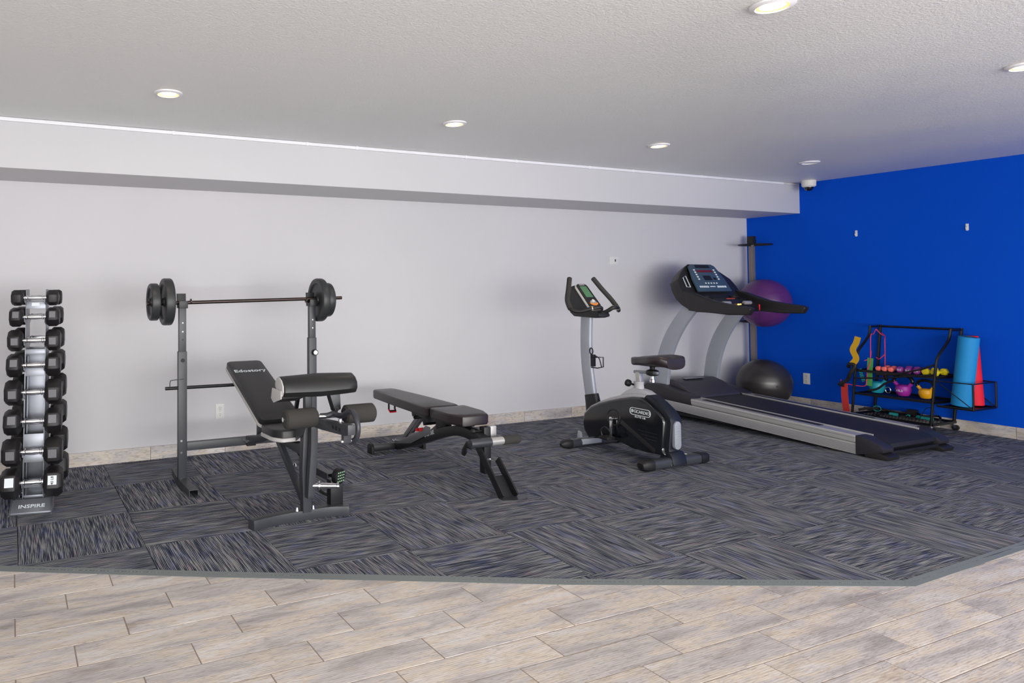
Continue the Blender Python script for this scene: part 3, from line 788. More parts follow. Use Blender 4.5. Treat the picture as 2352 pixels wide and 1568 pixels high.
# swinging leg arm with weight peg
b = B(); sweep(b, smooth([(XC+.018, -1.885, .55), (XC+.02, -1.875, .42), (XC+.012, -1.865, .25), (XC+.006, -1.86, .135)], 4), rect(.042, .042), side=(1, 0, 0)); t.part('leg_arm', b, GREYPC, .003)
b = B(); lathe(b, [(.016, 0), (.016, .03), (.027, .033), (.027, .042), (.017, .046), (.015, .135), (.018, .138), (.018, .15), (0, .15)], (XC+.02, -1.87, .205), (1, -.42, -.02), 18); t.part('weight_peg', b, CHROME)
b = B(); bx(b, (-6.245, -1.80, .05), (-6.165, -1.74, .20)); t.part('pedal_post', b, BLACKPC, .003)
b = B(); cyl(b, (-6.205, -1.79, .225), (-6.19, -1.82, .222), .047, 24); pp = t.part('pedal', b, BLKRUB, .004)
dn = Vector((.015, -.03, -.003)).normalized(); s_, u_, _ = frame(dn)
b = B()
for q in range(4):
    for w_ in range(4):
        c_ = Vector((-6.189, -1.822, .222))+s_*(q-1.5)*.017+u_*(w_-1.5)*.017
        cyl(b, c_, c_+dn*.002, .0048, 6)
o = t.part('pedal_grip', b, LGRN, parent=pp); o['kind'] = 'stuff'
b = B(); tube(b, smooth([(-6.35, -1.20, .40), (-6.325, -1.5, .30), (-6.30, -1.62, .20), (-6.27, -1.70, .12), (-6.24, -1.74, .10)], 5), .009, 8); t.part('hose', b, BLKRUB)
b = B(); lathe(b, [(0, 0), (.013, .004), (.016, .014), (.008, .03), (0, .034)], (-6.335, -1.45, .20), (0, 0, 1), 12); t.part('end_bolt', b, CHROME)

# ------------------------------------------------------------------ barbell and plates
BZ = 1.245
b = B(); cyl(b, (-7.145, YU, BZ-.012), (-5.695, YU, BZ+.014), .0125, 16)
for x in (-6.845, -5.985):
    lathe(b, [(.013, -.004), (.019, -.004), (.019, .004), (.013, .004)], (x, YU, BZ), (1, 0, 0), 16)
single('barbell', b, simple('barbell_steel', srgb(74, 64, 62), .3, .8), 'straight steel barbell resting on the two uprights of the weight bench', 'barbell', (XC, YU, BZ))
def plate(x0, x1, r, label):
    w = x1-x0; t = Thing('weight_plate', label, 'weight plate', (x0, YU, BZ), group='vinyl plates on the barbell', local=True)
    b = B(); h = w
    lathe(b, [(.013, h*.2), (.03, h*.1), (.034, h*.25), (r*.72, h*.25), (r*.78, h*.06), (r*.92, 0), (r*.98, h*.08), (r, h*.2), (r, h*.8), (r*.98, h*.92), (r*.92, h), (r*.78, h*.94), (r*.72, h*.75), (.034, h*.75), (.03, h*.9), (.013, h*.8)], (0, 0, 0), (1, 0, 0), 48, closed=False)
    t.part('disc', b, PLATE)
    b = B(); lathe(b, [(.0135, -.001), (.024, -.001), (.024, h+.001), (.0135, h+.001)], (0, 0, 0), (1, 0, 0), 20, closed=False); t.part('hub', b, BLKRUB)
plate(-7.045, -6.978, .160, 'big black weight plate on the left end of the barbell, next to the upright')
plate(-7.130, -7.070, .126, 'smaller black weight plate, outermost on the left end of the barbell')
plate(-5.912, -5.852, .160, 'big black weight plate on the right end of the barbell, next to the upright')
plate(-5.848, -5.793, .126, 'smaller black weight plate, outermost on the right end of the barbell')

# ------------------------------------------------------------------ adjustable bench
XB = -5.085
t = Thing('adjustable_bench', 'low flat adjustable bench with two-piece brown-black pad, left of the exercise bike', 'bench', (XB, -1.2, 0))
k0 = Vector((XB-.01, -1.235, .412)); k1 = Vector((XB-.03, -.36, .425)); dv = (k1-k0); BL = dv.length; dv.normalize(); sv = Vector((1, 0, 0)); sv = (sv-dv*sv.dot(dv)).normalized(); nv = sv.cross(dv)
Mk = Matrix((sv, dv, nv)).transposed().to_4x4(); Mk.translation = k0
ol = [(-.145, 0), (.145, 0), (.150, .03), (.135, BL*.5), (.105, BL-.05), (.09, BL-.012), (.07, BL), (-.07, BL), (-.09, BL-.012), (-.105, BL-.05), (-.135, BL*.5), (-.150, .03)]
b = B(); pad(b, ol, .058, Mk); t.part('backrest', b, VINYLB)
b = B(); prism(b, [(x*.97, y) for x, y in ol], -.008, .001, 'z'); bmesh.ops.transform(b, matrix=Mk, verts=b.verts); t.part('backrest_board', b, BLACKPC)
so = [(-.085, 0), (.085, 0), (.105, .01), (.147, .11), (.152, .14), (.152, .345), (.140, .36), (-.140, .36), (-.152, .345), (-.152, .14), (-.147, .11), (-.105, .01)]
Mq = Matrix.Translation(Vector((XB+.02, -1.61, .402))) @ Matrix.Rotation(math.radians(1.0), 4, 'X')
b = B(); pad(b, so, .060, Mq); t.part('seat', b, VINYLB)
b = B(); prism(b, [(x*.97, y*.98+.004) for x, y in so], -.010, .001, 'z'); bmesh.ops.transform(b, matrix=Mq, verts=b.verts); t.part('seat_board', b, BLACKPC)
b = B(); sweep(b, smooth([(XB, -.60, .055), (XB, -.90, .155), (XB, -1.15, .245), (XB, -1.33, .305), (XB, -1.48, .335), (XB, -1.62, .33), (XB, -1.73, .300)], 5), rect(.07, .068), side=(1, 0, 0)); mf = t.part('main_frame', b, BLACKPC, .004)
t.text('lettering', 'INSPIRE', .042, (XB-.0362, -1.10, .245), (0, -.93, .36), (0, .3, 1), PWHITE, parent=mf, bold=.0005)
# forked front leg with two rails and foot plate
for s in (-1, 1):
    b = B(); bar(b, (XB+s*.048-.01, -1.70, .315) if s < 0 else (XB+.048, -1.80, .205), (XB+s*.055, -1.975, .010), .012, .052, side=(1, 0, 0)); t.part('leg_rail', b, BLACKPC, .001)
b = B(); bar(b, (XB, -1.86, .115), (XB, -1.955, .006), .085, .006, side=(1, 0, 0)); t.part('leg_web', b, BLACKPC)
b = B(); prism(b, [(XB+.10*math.cos(a)+.03, -1.985+.055*math.sin(a)) for a in [2*PI*q/24 for q in range(24)]], 0, .007, 'z'); t.part('foot_plate', b, GREYPC)
b = B(); prism(b, [(XB-.09, -1.90), (XB+.0, -1.96), (XB-.005, -1.967), (XB-.1, -1.905)], 0, .008, 'z'); t.part('foot_bar', b, BLACKPC)
# rear stabiliser
b = B(); bar(b, (XB-.235, -.555, .045), (XB+.245, -.555, .045), .055, .055, side=(0, 1, 0)); t.part('rear_stabiliser', b, BLACKPC, .014)
for s in (-1, 1):
    b = B(); prism(b, [(-.595, .0), (-.515, .0), (-.515, .06), (-.535, .082), (-.575, .082), (-.595, .06)], XB+s*.24-.012, XB+s*.24+.012, 'x'); t.part('end_cap', b, BLKRUB, .004)
# grey ladder plates and back support
for s in (-1, 1):
    b = B(); prism(b, [(-.60, .075), (-.63, .12), (-.80, .165), (-.86, .205), (-.98, .240), (-1.07, .300), (-1.13, .30), (-1.14, .255), (-1.0, .195), (-.85, .125)], XB+s*.046-.002, XB+s*.046+.002, 'x'); t.part('ladder_plate', b, simple('ladder_grey', srgb(120, 120, 124), .4, .5), .001)
b = B(); cyl(b, (XB-.062, -.96, .250), (XB-.030, -.96, .250), .013, 12); t.part('red_pin', b, REDM, label='red plastic pin')
b = B(); cyl(b, (XB-.062, -1.01, .262), (XB-.030, -1.01, .262), .013, 12); t.part('red_pin', b, REDM, label='red plastic pin')
b = B(); cyl(b, (XB-.075, -.62, .105), (XB-.03, -.62, .105), .010, 12); t.part('pivot_bolt', b, CHROME, .002)
for s in (-1, 1):
    b = B(); bar(b, (XB+s*.022, -.70, .135), (XB+s*.022, -.92, .335), .014, .034, side=(1, 0, 0)); t.part('support_strut', b, simple('strut_grey', srgb(118, 118, 120), .4, .3), .002)
b = B(); cyl(b, (XB-.075, -.935, .345), (XB+.075, -.935, .345), .008, 12); t.part('cross_pin', b, CHROME)
b = B(); prism(b, [(-.88, .40), (-1.08, .40), (-1.10, .33), (-1.06, .30), (-1.03, .36), (-.94, .36), (-.93, .325), (-.90, .335)], XB-.06, XB+.06, 'x'); t.part('hinge_bracket', b, BLACKPC, .002)
b = B(); bx(b, (XB-.03, -1.30, .30), (XB+.03, -1.18, .40)); t.part('seat_bracket', b, BLACKPC, .003)
b = B(); prism(b, [(-1.22, .405), (-1.60, .405), (-1.56, .375), (-1.30, .36)], XB-.04, XB+.04, 'x'); t.part('seat_frame', b, BLACKPC, .003)
b = B(); bar(b, (XB, -.42, .405), (XB, -1.1, .40), .07, .02, side=(1, 0, 0)); t.part('backrest_frame', b, BLACKPC, .002)
b = B(); tube(b, [(XB-.075, -.56, .405), (XB-.075, -.56, .345), (XB-.075, -.575, .332), (XB-.02, -.575, .332), (XB-.02, -.56, .345), (XB-.02, -.56, .405)], .008, 8); t.part('catch', b, BLKRUB)
b = B(); tube(b, [(XB-.078, -.562, .345), (XB-.075, -.580, .324), (XB-.02, -.580, .324), (XB-.017, -.562, .345)], .006, 8); t.part('catch_edge', b, REDM, label='red rim')
# roller / carry bar and receiver post
b = B(); lathe(b, [(.010, 0), (.027, .004), (.030, .016), (.030, .165)], (XB-.145, -1.76, .312), (1, 0, 0), 24); t.part('roller_sleeve', b, GREYPC)
b = B(); cyl(b, (XB+.02, -1.76, .312), (XB+.125, -1.76, .312), .026, 20); t.part('roller_bar', b, ALU)
b = B(); lathe(b, [(.027, 0), (.031, .004), (.031, .125), (.025, .138), (0, .14)], (XB+.12, -1.76, .312), (1, 0, 0), 24); t.part('grip', b, FOAM)
b = B(); prism(b, [(-1.66, .245), (-1.60, .245), (-1.60, .215), (-1.575, .185), (-1.545, .19), (-1.55, .225), (-1.60, .29), (-1.66, .29)], XB-.06, XB-.05, 'x'); t.part('hook_plate', b, BLACKPC, .002)
b = B(); bx(b, (XB+.025, -1.69, .08), (XB+.080, -1.635, .392)); t.part('receiver_post', b, BLACKPC, .004)
b = B(); bx(b, (XB+.080, -1.685, .27), (XB+.130, -1.635, .395)); t.part('receiver_sleeve', b, ALU, .004)
b = B(); lathe(b, [(.004, 0), (.004, .05), (.016, .052), (.018, .07), (.010, .08), (0, .08)], (XB+.025, -1.66, .365), (-1, .2, 0), 10); t.part('pull_pin', b, BLKRUB)
b = B(); lathe(b, [(0, 0), (.012, .004), (.012, .02), (.005, .03)], (XB+.05, -1.69, .175), (0, -1, .4), 12); t.part('bolt', b, CHROME)
# ------------------------------------------------------------------ exercise bike
XK = -3.47
t = Thing('exercise_bike', 'upright exercise bike with gloss black body, green screen console and grey curved mast', 'exercise bike', (XK, -1.4, 0))
hull = [(-1.07, .06), (-1.02, .12), (-1.00, .20), (-1.02, .275), (-1.09, .34), (-1.19, .392), (-1.30, .437), (-1.42, .475), (-1.55, .502), (-1.66, .508), (-1.74, .46), (-1.81, .41), (-1.855, .365), (-1.865, .33), (-1.845, .12), (-1.87, .075), (-1.70, .06), (-1.55, .055), (-1.41, .085), (-1.24, .085)]
def inset(poly, d):
    cy = sum(p[0] for p in poly)/len(poly); cz = sum(p[1] for p in poly)/len(poly); out = []
    for y, z in poly:
        v = Vector((y-cy, z-cz)); l = v.length; out.append((cy+v.x*(1-d/l), cz+v.y*(1-d/l)))
    return out
b = B(); prism(b, hull[:10]+[(-1.5, .3), (-1.2, .1)], XK-.062, XK+.062, 'x'); t.part('spine', b, GREYSH, .012, label='pale grey central spine')
for s in (-1, 1):
    b = B(); ins = inset(hull, .026)
    x0, x1 = sorted((XK+s*.045, XK+s*.095)); prism(b, ins, x0, x1, 'x'); t.part('side_cover', b, GLOSSB, .018, seg=3)
b = B(); prism(b, [(-1.60, .495), (-1.67, .508), (-1.75, .462), (-1.82, .412), (-1.862, .366), (-1.872, .33), (-1.85, .12), (-1.875, .078), (-1.75, .08), (-1.70, .30), (-1.6, .42)], XK-.058, XK+.058, 'x'); t.part('rear_cover', b, NAVYB, .012)
b = B(); lv = []
for q in range(24):
    a = 2*PI*q/24; lv.append((XK+.034*math.cos(a), .235+(.07 if math.sin(a) > 0 else -.07)+.034*math.sin(a)))
prism(b, lv, -1.884, -1.856, 'y'); le = t.part('rear_vent', b, SILVER, .006, label='silver oval vent')
for q in range(8):
    b = B(); z = .165+q*.020; bar(b, (XK-.022, -1.886, z), (XK+.024, -1.886, z+.004), .006, .004); t.part('rib', b, ALU, .0015, parent=le)
b = B(); prism(b, [(-1.78, .02), (-1.90, .02), (-1.885, .085), (-1.86, .115), (-1.80, .115), (-1.775, .06)], XK-.07, XK+.075, 'x'); t.part('rear_bracket', b, NAVYB, .008)
# recess ring, groove and crank with pedal
b = B(); lathe(b, [(.052, -.004), (.060, .006), (.068, .004), (.072, -.006)], (XK-.095, -1.365, .290), (-1, 0, 0), 36, closed=False); t.part('crank_recess', b, DKPL)
b = B(); bar(b, (XK-.0945, -1.44, .27), (XK-.0945, -1.76, .10), .006, .035, side=(1, 0, 0)); t.part('raised_rib', b, DKPL, .002)
for q, (z, y0) in enumerate(((.232, -1.60), (.205, -1.635), (.180, -1.67))):
    b = B(); bar(b, (XK-.0955, y0, z+.004), (XK-.0955, -1.78, z), .002, .004, side=(1, 0, 0)); t.part('vent_slot', b, DKPL)
for s, dz in ((-1, -1), (1, 1)):
    b = B(); cyl(b, (XK+s*.09, -1.365, .280), (XK+s*.125, -1.365, .280), .017, 18); cr = t.part('crank_hub', b, CHROME, .002)
    b = B(); bar(b, (XK+s*.118, -1.365, .280+dz*.012*-1), (XK+s*.122, -1.365-.0*dz, .280+dz*.150), .012, .024, side=(1, 0, 0)); t.part('crank_arm', b, CHROME, .003)
    pz = .280+dz*.145; px_ = XK+s*.125
    b = B()
    bx(b, (px_+s*.0, -1.41, pz-.012), (px_+s*.085, -1.32, pz+.012))
    pe = t.part('pedal', b, BLKRUB, .006)
    b = B(); tube(b, smooth([(px_+s*.045, -1.33, pz-.01), (px_+s*.055, -1.318, pz+.05), (px_+s*.055, -1.36, pz+.085), (px_+s*.052, -1.41, pz+.05), (px_+s*.045, -1.405, pz-.01)], 5), .006, 8); t.part('strap', b, DKPL, parent=pe)
# mast
m_ = smooth([(XK, -1.045, .36), (XK, -1.022, .50), (XK, -1.000, .65), (XK, -.990, .80), (XK, -.992, .95), (XK, -1.000, 1.085)], 4)
sec = [(.026*math.copysign(abs(math.cos(a))**.7, math.cos(a)), .058*math.copysign(abs(math.sin(a))**.7, math.sin(a))) for a in [2*PI*q/20 for q in range(20)]]
b = B(); sweep(b, m_, sec, side=(1, 0, 0)); t.part('mast', b, SILVER)
b = B(); sweep(b, [(XK, -1.065, .29), (XK, -1.055, .36), (XK, -1.040, .425)], [(x*1.25, y*1.18) for x, y in sec], side=(1, 0, 0), scales=[1.12, 1.05, .98]); t.part('mast_boot', b, DKPL)
# bottle cage
b = B(); bx(b, (XK-.018, -1.075, .66), (XK+.018, -1.052, .76)); cg = t.part('bottle_cage', b, BLKRUB, .003)
b = B(); tube(b, [(XK-.03, -1.075, .74), (XK-.03, -1.14, .745), (XK+.01, -1.165, .745), (XK+.01, -1.165, .665), (XK-.03, -1.14, .655), (XK-.03, -1.075, .655)], .005, 8); t.part('cage_wire', b, BLKRUB, parent=cg)
b = B(); tube(b, [(XK-.02, -1.065+.018*math.cos(a), .79+.026*math.sin(a)) for a in [2*PI*q/14 for q in range(14)]], .0045, 6, closed=True); t.part('cage_ring', b, BLKRUB, parent=cg)
b = B(); tube(b, smooth([(XK+.015, -1.07, .75), (XK+.02, -1.11, .73), (XK+.02, -1.135, .66)], 4), .004, 6); t.part('cage_wire', b, BLKRUB, parent=cg)
# console
b = B(); prism(b, [(-.915, 1.345), (-.875, 1.335), (-.845, 1.20), (-.862, 1.11), (-.91, 1.078), (-1.15, 1.072), (-1.20, 1.085), (-1.19, 1.115), (-1.14, 1.13), (-1.075, 1.150)], XK-.062, XK+.062, 'x'); t.part('console_housing', b, DKPL, .012)
f0 = Vector((XK, -1.105, 1.152)); f1 = Vector((XK, -.925, 1.352)); fd = (f1-f0).normalized(); FL = (f1-f0).length; fx = Vector((1, 0, 0)); fn = fx.cross(fd)
Mf = Matrix((fx, fd, fn)).transposed().to_4x4(); Mf.translation = f0
b = B(); prism(b, [(x, y) for x, y in rrect(.132, .122, FL, .028)], -.020, .0, 'z'); bmesh.ops.transform(b, matrix=Mf, verts=b.verts); t.part('console_rim', b, OFFW, .004, label='off-white rim')
b = B(); prism(b, [(x, y) for x, y in rrect(.126, .116, FL-.004, .026)], -.001, .012, 'z'); bmesh.ops.transform(b, matrix=Mf, verts=b.verts); cf = t.part('console_face', b, BLACKPC, .004)
b = B(); prism(b, [(-.038, FL*.42), (.038, FL*.42), (.036, FL*.88), (-.036, FL*.88)], .0115, .0135, 'z'); bmesh.ops.transform(b, matrix=Mf, verts=b.verts); t.part('screen', b, LCD, parent=cf)
b = B(); prism(b, [(-.028, FL*.92), (.028, FL*.92), (.028, FL*.96), (-.028, FL*.96)], .0115, .013, 'z'); bmesh.ops.transform(b, matrix=Mf, verts=b.verts); t.part('name_plate', b, ALU, parent=cf)
b = B(); prism(b, [(.045*math.cos(a), FL*.19+.030*math.sin(a)) for a in [PI+PI*q/12 for q in range(13)]], .0115, .0133, 'z'); bmesh.ops.transform(b, matrix=Mf, verts=b.verts); t.part('orange_arc', b, ORANGE, parent=cf)
b = B(); prism(b, [(.034*math.cos(a), FL*.22+.018*math.sin(a)) for a in [2*PI*q/20 for q in range(20)]], .012, .015, 'z'); bmesh.ops.transform(b, matrix=Mf, verts=b.verts); t.part('keypad', b, ALU, parent=cf)
b = B(); cyl(b, Mf @ Vector((0, FL*.25, .014)), Mf @ Vector((0, FL*.25, .024)), .014, 16); t.part('dial', b, WHITEP, .002, parent=cf)
# handlebars
for s in (-1, 1):
    p = [(XK+s*.01, -1.09, 1.095), (XK+s*.035, -1.18, 1.125), (XK+s*.070, -1.225, 1.160), (XK+s*.14, -1.205, 1.155), (XK+s*.215, -1.14, 1.130), (XK+s*.262, -1.085, 1.15), (XK+s*.245, -1.035, 1.22), (XK+s*.185, -.985, 1.315), (XK+s*.135, -.945, 1.40)]
    b = B(); tube(b, smooth(p, 6), .0165, 14); hb = t.part('handlebar', b, DKPL)
    q0, q1 = Vector((XK+s*.062, -1.222, 1.160)), Vector((XK+s*.150, -1.200, 1.154))
    b = B(); cyl(b, q0, q1, .0185, 16); t.part('pulse_sensor', b, PULSE, .002, parent=hb)
    b = B(); sp = smooth([p[5], p[6], p[7], p[8]], 6); tube(b, sp, .0205, 14); lathe(b, [(.0205, 0), (.019, .008), (.012, .013), (0, .015)], p[8], Vector(p[8])-Vector(p[7]), 14, closed=False); t.part('grip', b, FOAM, parent=hb)
# saddle
b = B(); st = [(-1.455, .012, .752), (-1.48, .035, .755), (-1.54, .055, .765), (-1.62, .085, .775), (-1.70, .125, .782), (-1.77, .142, .788), (-1.83, .130, .788), (-1.862, .095, .775)]
rings = []
for y, hw, zt in st:
    R = []
    for q in range(24):
        a = 2*PI*q/24; ca, sa = math.cos(a), math.sin(a)
        xx = hw*math.copysign(abs(ca)**.75, ca); h = .020+.012*hw/.14
        if sa > 0: zz = zt + h*sa**.8 - (.012*math.exp(-(xx/.03)**2) if hw > .05 else 0)
        else: zz = zt - (.032+.030*min(1, hw/.1))*abs(sa)**.6 
        R.append(b.verts.new((XK+.02+xx, y, zz)))
    rings.append(R)
for A, C_ in zip(rings, rings[1:]):
    for q in range(24): b.faces.new((A[q], A[(q+1) % 24], C_[(q+1) % 24], C_[q]))
b.faces.new(rings[0]); b.faces.new(rings[-1]); t.part('saddle', b, VINYLB, .006, ang=60)
b = B(); lathe(b, [(.018, .70), (.022, .735)], (XK, -1.665, 0), (0, 0, 1), 14); t.part('saddle_clamp', b, BLKRUB)
b = B(); lathe(b, [(.010, .645), (.042, .655), (.048, .67), (.044, .69), (.018, .70)], (XK, -1.665, 0), (0, 0, 1), 8); t.part('clamp_knob', b, BLKRUB, .003)
b = B(); lathe(b, [(.010, .598), (.020, .600), (.020, .622), (.015, .625), (.012, .65)], (XK, -1.665, 0), (0, 0, 1), 16); t.part('clamp_bolt', b, CHROME)
b = B(); bar(b, (XK, -1.50, .665), (XK, -1.72, .675), .036, .022, side=(1, 0, 0)); t.part('slide_rail', b, GUN, .003)
b = B(); bar(b, (XK, -1.548, .545), (XK, -1.535, .665), .040, .040, side=(1, 0, 0)); t.part('seat_post', b, ALU, .006)
b = B(); lathe(b, [(.048, .47), (.038, .51), (.035, .575), (.038, .58), (.038, .59), (.03, .594)], (XK, -1.553, 0), (0, .03, 1), 20); t.part('post_collar', b, GREYSH)
b = B(); prism(b, [(-1.37, .455), (-1.45, .515), (-1.52, .545), (-1.62, .53), (-1.68, .50), (-1.6, .46)], XK-.045, XK+.045, 'x'); t.part('collar_shroud', b, GREYSH, .012)
b = B(); lathe(b, [(.008, 0), (.008, .03), (.016, .034), (.028, .045), (.028, .066), (.016, .07)], (XK, -1.485, .560), (0, 1, .12), 14); t.part('adjust_knob', b, BLKRUB, .002)
# stabilisers
for y, x0, x1 in ((-1.055, XK-.29, XK+.27), (-1.845, XK-.275, XK+.275)):
    big = y < -1.5; h = .040 if big else .036; w = .085 if big else .07
    b = B(); sweep(b, [(x0, y, h), (x1, y, h)], [(w/2*math.copysign(abs(math.cos(a))**.6, math.cos(a)), (h-.004)*math.copysign(abs(math.sin(a))**.6, math.sin(a))) for a in [2*PI*q/20 for q in range(20)]], side=(0, 1, 0)); sb_ = t.part('stabiliser', b, GREYPC)
    for s, xe in ((-1, x0), (1, x1)):
        b = B(); sweep(b, [(xe-s*.035, y, h), (xe, y, h), (xe+s*.045, y, h), (xe+s*.065, y, h*.9)], [((w/2+.004)*math.copysign(abs(math.cos(a))**.6, math.cos(a)), (h)*math.copysign(abs(math.sin(a))**.6, math.sin(a))) for a in [2*PI*q/20 for q in range(20)]], side=(0, 1, 0), scales=[1, 1.02, .92 if big else .75, .6 if big else .3]); t.part('end_cap', b, BLKRUB, parent=sb_)
    if big:
        b = B(); prism(b, [(XK-.03, -1.835), (XK+.03, -1.835), (XK+.03, -1.805), (XK-.03, -1.805)], .075, .0785, 'z'); bmesh.ops.translate(b, verts=b.verts, vec=(.12, 0, -.001)); t.part('sticker', b, YGRN, parent=sb_)
        for dx in (-.085, .01):
            b = B(); cyl(b, (XK+dx, y-.043, .03), (XK+dx, y-.050, .03), .008, 10); t.part('bolt', b, CHROME, parent=sb_)
b = B(); prism(b, [(XK-.16, -1.09), (XK+.06, -1.09), (XK+.06, -1.02), (XK-.16, -1.02)], .02, .066, 'z'); t.part('front_bracket', b, SILVER, .006)
b = B(); prism(b, [(-1.035, .05), (-1.03, .11), (-1.0, .12), (-.99, .05)], XK-.12, XK-.1, 'x'); t.part('bracket_lug', b, SILVER, .003)
XF = XK-.0965
t.text('lettering', 'CARDIO', .033, (XF, -1.655, .3715), (0, -1, -.02), (0, 0, 1), PWHITE, bold=.0005)
t.text('lettering', '3G', .033, (XF, -1.572, .3735), (0, -1, -.02), (0, 0, 1), PWHITE, bold=.0005, sx=1.2)
t.text('lettering', 'ELITE UB', .020, (XF, -1.628, .332), (0, -1, -.02), (0, 0, 1), PWHITE, bold=.0003, sx=1.3)
b = B(); rr = [(-1.628+v[1]-.095, .3725+v[0]) for v in rrect(.052, .052, .19, .022, 5)]
tube(b, [(XF, y, z) for y, z in rr], .0028, 6, closed=True); t.part('logo_frame', b, PWHITE)
b = B(); bar(b, (XF+.001, -1.545, .3735), (XF+.001, -1.558, .3735), .002, .022, side=(1, 0, 0)); t.part('logo_block', b, PWHITE)

# ------------------------------------------------------------------ treadmill
t = Thing('treadmill', 'large grey and black treadmill with swept silver uprights and dark console, right of exercise bike', 'treadmill', (-1.44, -1.3, 0))
XLt, XRt = -1.885, -.995
def dz(y): return .158+.050*(y+2.19)       # top of the deck
def deckprism(b, x0, x1, y0, y1, zt0, zb0, zt1=None, zb1=None):
    """section between y0>y1, heights relative to deck top"""
    prism(b, [(y0, dz(y0)+zt0), (y1, dz(y1)+(zt0 if zt1 is None else zt1)), (y1, dz(y1)+(zb0 if zb1 is None else zb1)), (y0, dz(y0)+zb0)], x0, x1, 'x')
for s, xo in ((1, XLt), (-1, XRt)):
    # silver side rail, two fluted bands
    b = B(); x0, x1 = sorted((xo, xo+s*.035)); deckprism(b, x0, x1, -.30, -2.19, -.062, -.150); t.part('side_rail', b, ALU, .006)
    b = B(); x0, x1 = sorted((xo-s*.004, xo+s*.13)); deckprism(b, x0, x1, -.70, -2.19, .0, -.060); t.part('upper_rail', b, ALU, .010, seg=3)
    for q in range(6):
        b = B(); x0, x1 = sorted((xo-s*.0015, xo+s*.002)); deckprism(b, x0, x1, -.45, -2.188, -.078-q*.011, -.081-q*.011); t.part('flute', b, GUN)
    b = B(); x0, x1 = sorted((xo-s*.0055, xo-s*.0035)); deckprism(b, x0, x1, -.71, -2.188, -.020, -.023); t.part('flute', b, GUN)
    b = B(); x0, x1 = sorted((xo+s*.055, xo+s*.12)); deckprism(b, x0, x1, -.80, -1.88, .003, -.01); t.part('foot_strip', b, BELT, .001)
    b = B(); x0, x1 = sorted((xo+s*.128, xo+s*.140)); deckprism(b, x0, x1, -.70, -2.24, .008, -.02); t.part('belt_guard', b, ALU, .002)
    # front side cover
    b = B(); x0, x1 = sorted((xo-s*.006, xo+s*.14)); prism(b, [(-.14, .17), (-.14, .27), (-.20, .325), (-.36, .325), (-.55, .285), (-.725, .245), (-.735, dz(-.73)-.066), (-.40, dz(-.4)-.066), (-.20, .165)], x0, x1, 'x'); t.part('side_cover', b, TRDK, .012)
    # rear end cap with wedge foot
    b = B(); x0, x1 = sorted((xo-s*.006, xo+s*.135))
    prism(b, [(-2.185, dz(-2.19)+.002), (-2.24, dz(-2.24)), (-2.36, .105), (-2.385, .085), (-2.38, .055), (-2.30, .03), (-2.185, dz(-2.19)-.152)], x0, x1, 'x'); ec = t.part('rear_cap', b, TRDK, .012)
    b = B(); x0, x1 = sorted((xo-s*.004, xo+s*.145)); prism(b, [(-2.25, .0), (-2.405, .0), (-2.415, .03), (-2.36, .048), (-2.25, .045)], x0, x1, 'x'); t.part('rear_foot', b, TRDK2, .006, parent=ec)
    # curved upright blade
    re_ = smooth([(-.385, .24), (-.385, .34), (-.410, .50), (-.450, .65), (-.515, .80), (-.620, .96), (-.752, 1.095)], 4)if False else None
    rear = [(-.378, .24), (-.380, .34), (-.403, .50), (-.445, .65), (-.512, .80), (-.615, .96), (-.752, 1.12)]
    frnt = [(-.215, .24), (-.220, .34), (-.238, .47), (-.264, .60), (-.322, .76), (-.418, .93), (-.590, 1.15)]
    def sm2(P): return [(p.x, p.y) for p in smooth([(a, c, 0) for a, c in P], 5)]
    xb = xo+s*.075+.03
    b = B(); prism(b, sm2(rear)+sm2(frnt)[::-1], xb-.022, xb+.022, 'x'); t.part('upright', b, SILVER, .008, seg=2, ang=60)
    b = B(); cyl(b, (xb-.024, -.735, 1.10), (xb-.020, -.735, 1.10), .006, 10); t.part('bolt', b, CHROME)
# belt, deck, rear roller
b = B(); prism(b, [(-.30, dz(-.3)-.004), (-2.22, dz(-2.22)-.004), (-2.30, .135), (-2.352, .108), (-2.36, .080), (-2.33, .055), (-2.2, .04), (-.5, .13), (-.3, .14)], XLt+.140, XRt-.140, 'x'); t.part('belt', b, BELT, .004, ang=50)
b = B(); bx(b, (XLt+.035, -2.18, .045), (XRt-.035, -.35, .075)); t.part('underframe', b, BLACKPC)
b = B(); prism(b, [(-2.30, .03), (-2.372, .03), (-2.372, .055), (-2.32, .06)], XLt+.13, XRt-.13, 'x'); t.part('rear_bar', b, BLACKPC, .003)
# motor hood
b = B(); prism(b, [(-.12, .16), (-.12, .29), (-.16, .325), (-.25, .360), (-.40, .372), (-.50, .345), (-.60, .285), (-.70, dz(-.7)+.012), (-.70, dz(-.7)-.03)], XLt+.13, XRt-.13, 'x'); hd = t.part('motor_hood', b, simple('hood_plastic', srgb(58, 56, 63), .42, bump=.05, bscale=500), .022, seg=3)
b = B(); bar(b, (-1.60, -.415, .376), (-1.32, -.415, .376), .006, .045, side=(0, 0, 1)); t.part('hood_slot', b, GUN, .002, parent=hd)
b = B(); prism(b, [(-1.62, -.46), (-1.28, -.46), (-1.24, -.52), (-1.34, -.66), (-1.54, -.66), (-1.66, -.52)], .0, .006, 'z')
for v in b.verts: v.co.z += .352-(-.46-v.co.y)*.60
t.part('hood_recess', b, TRDK, .003, parent=hd)
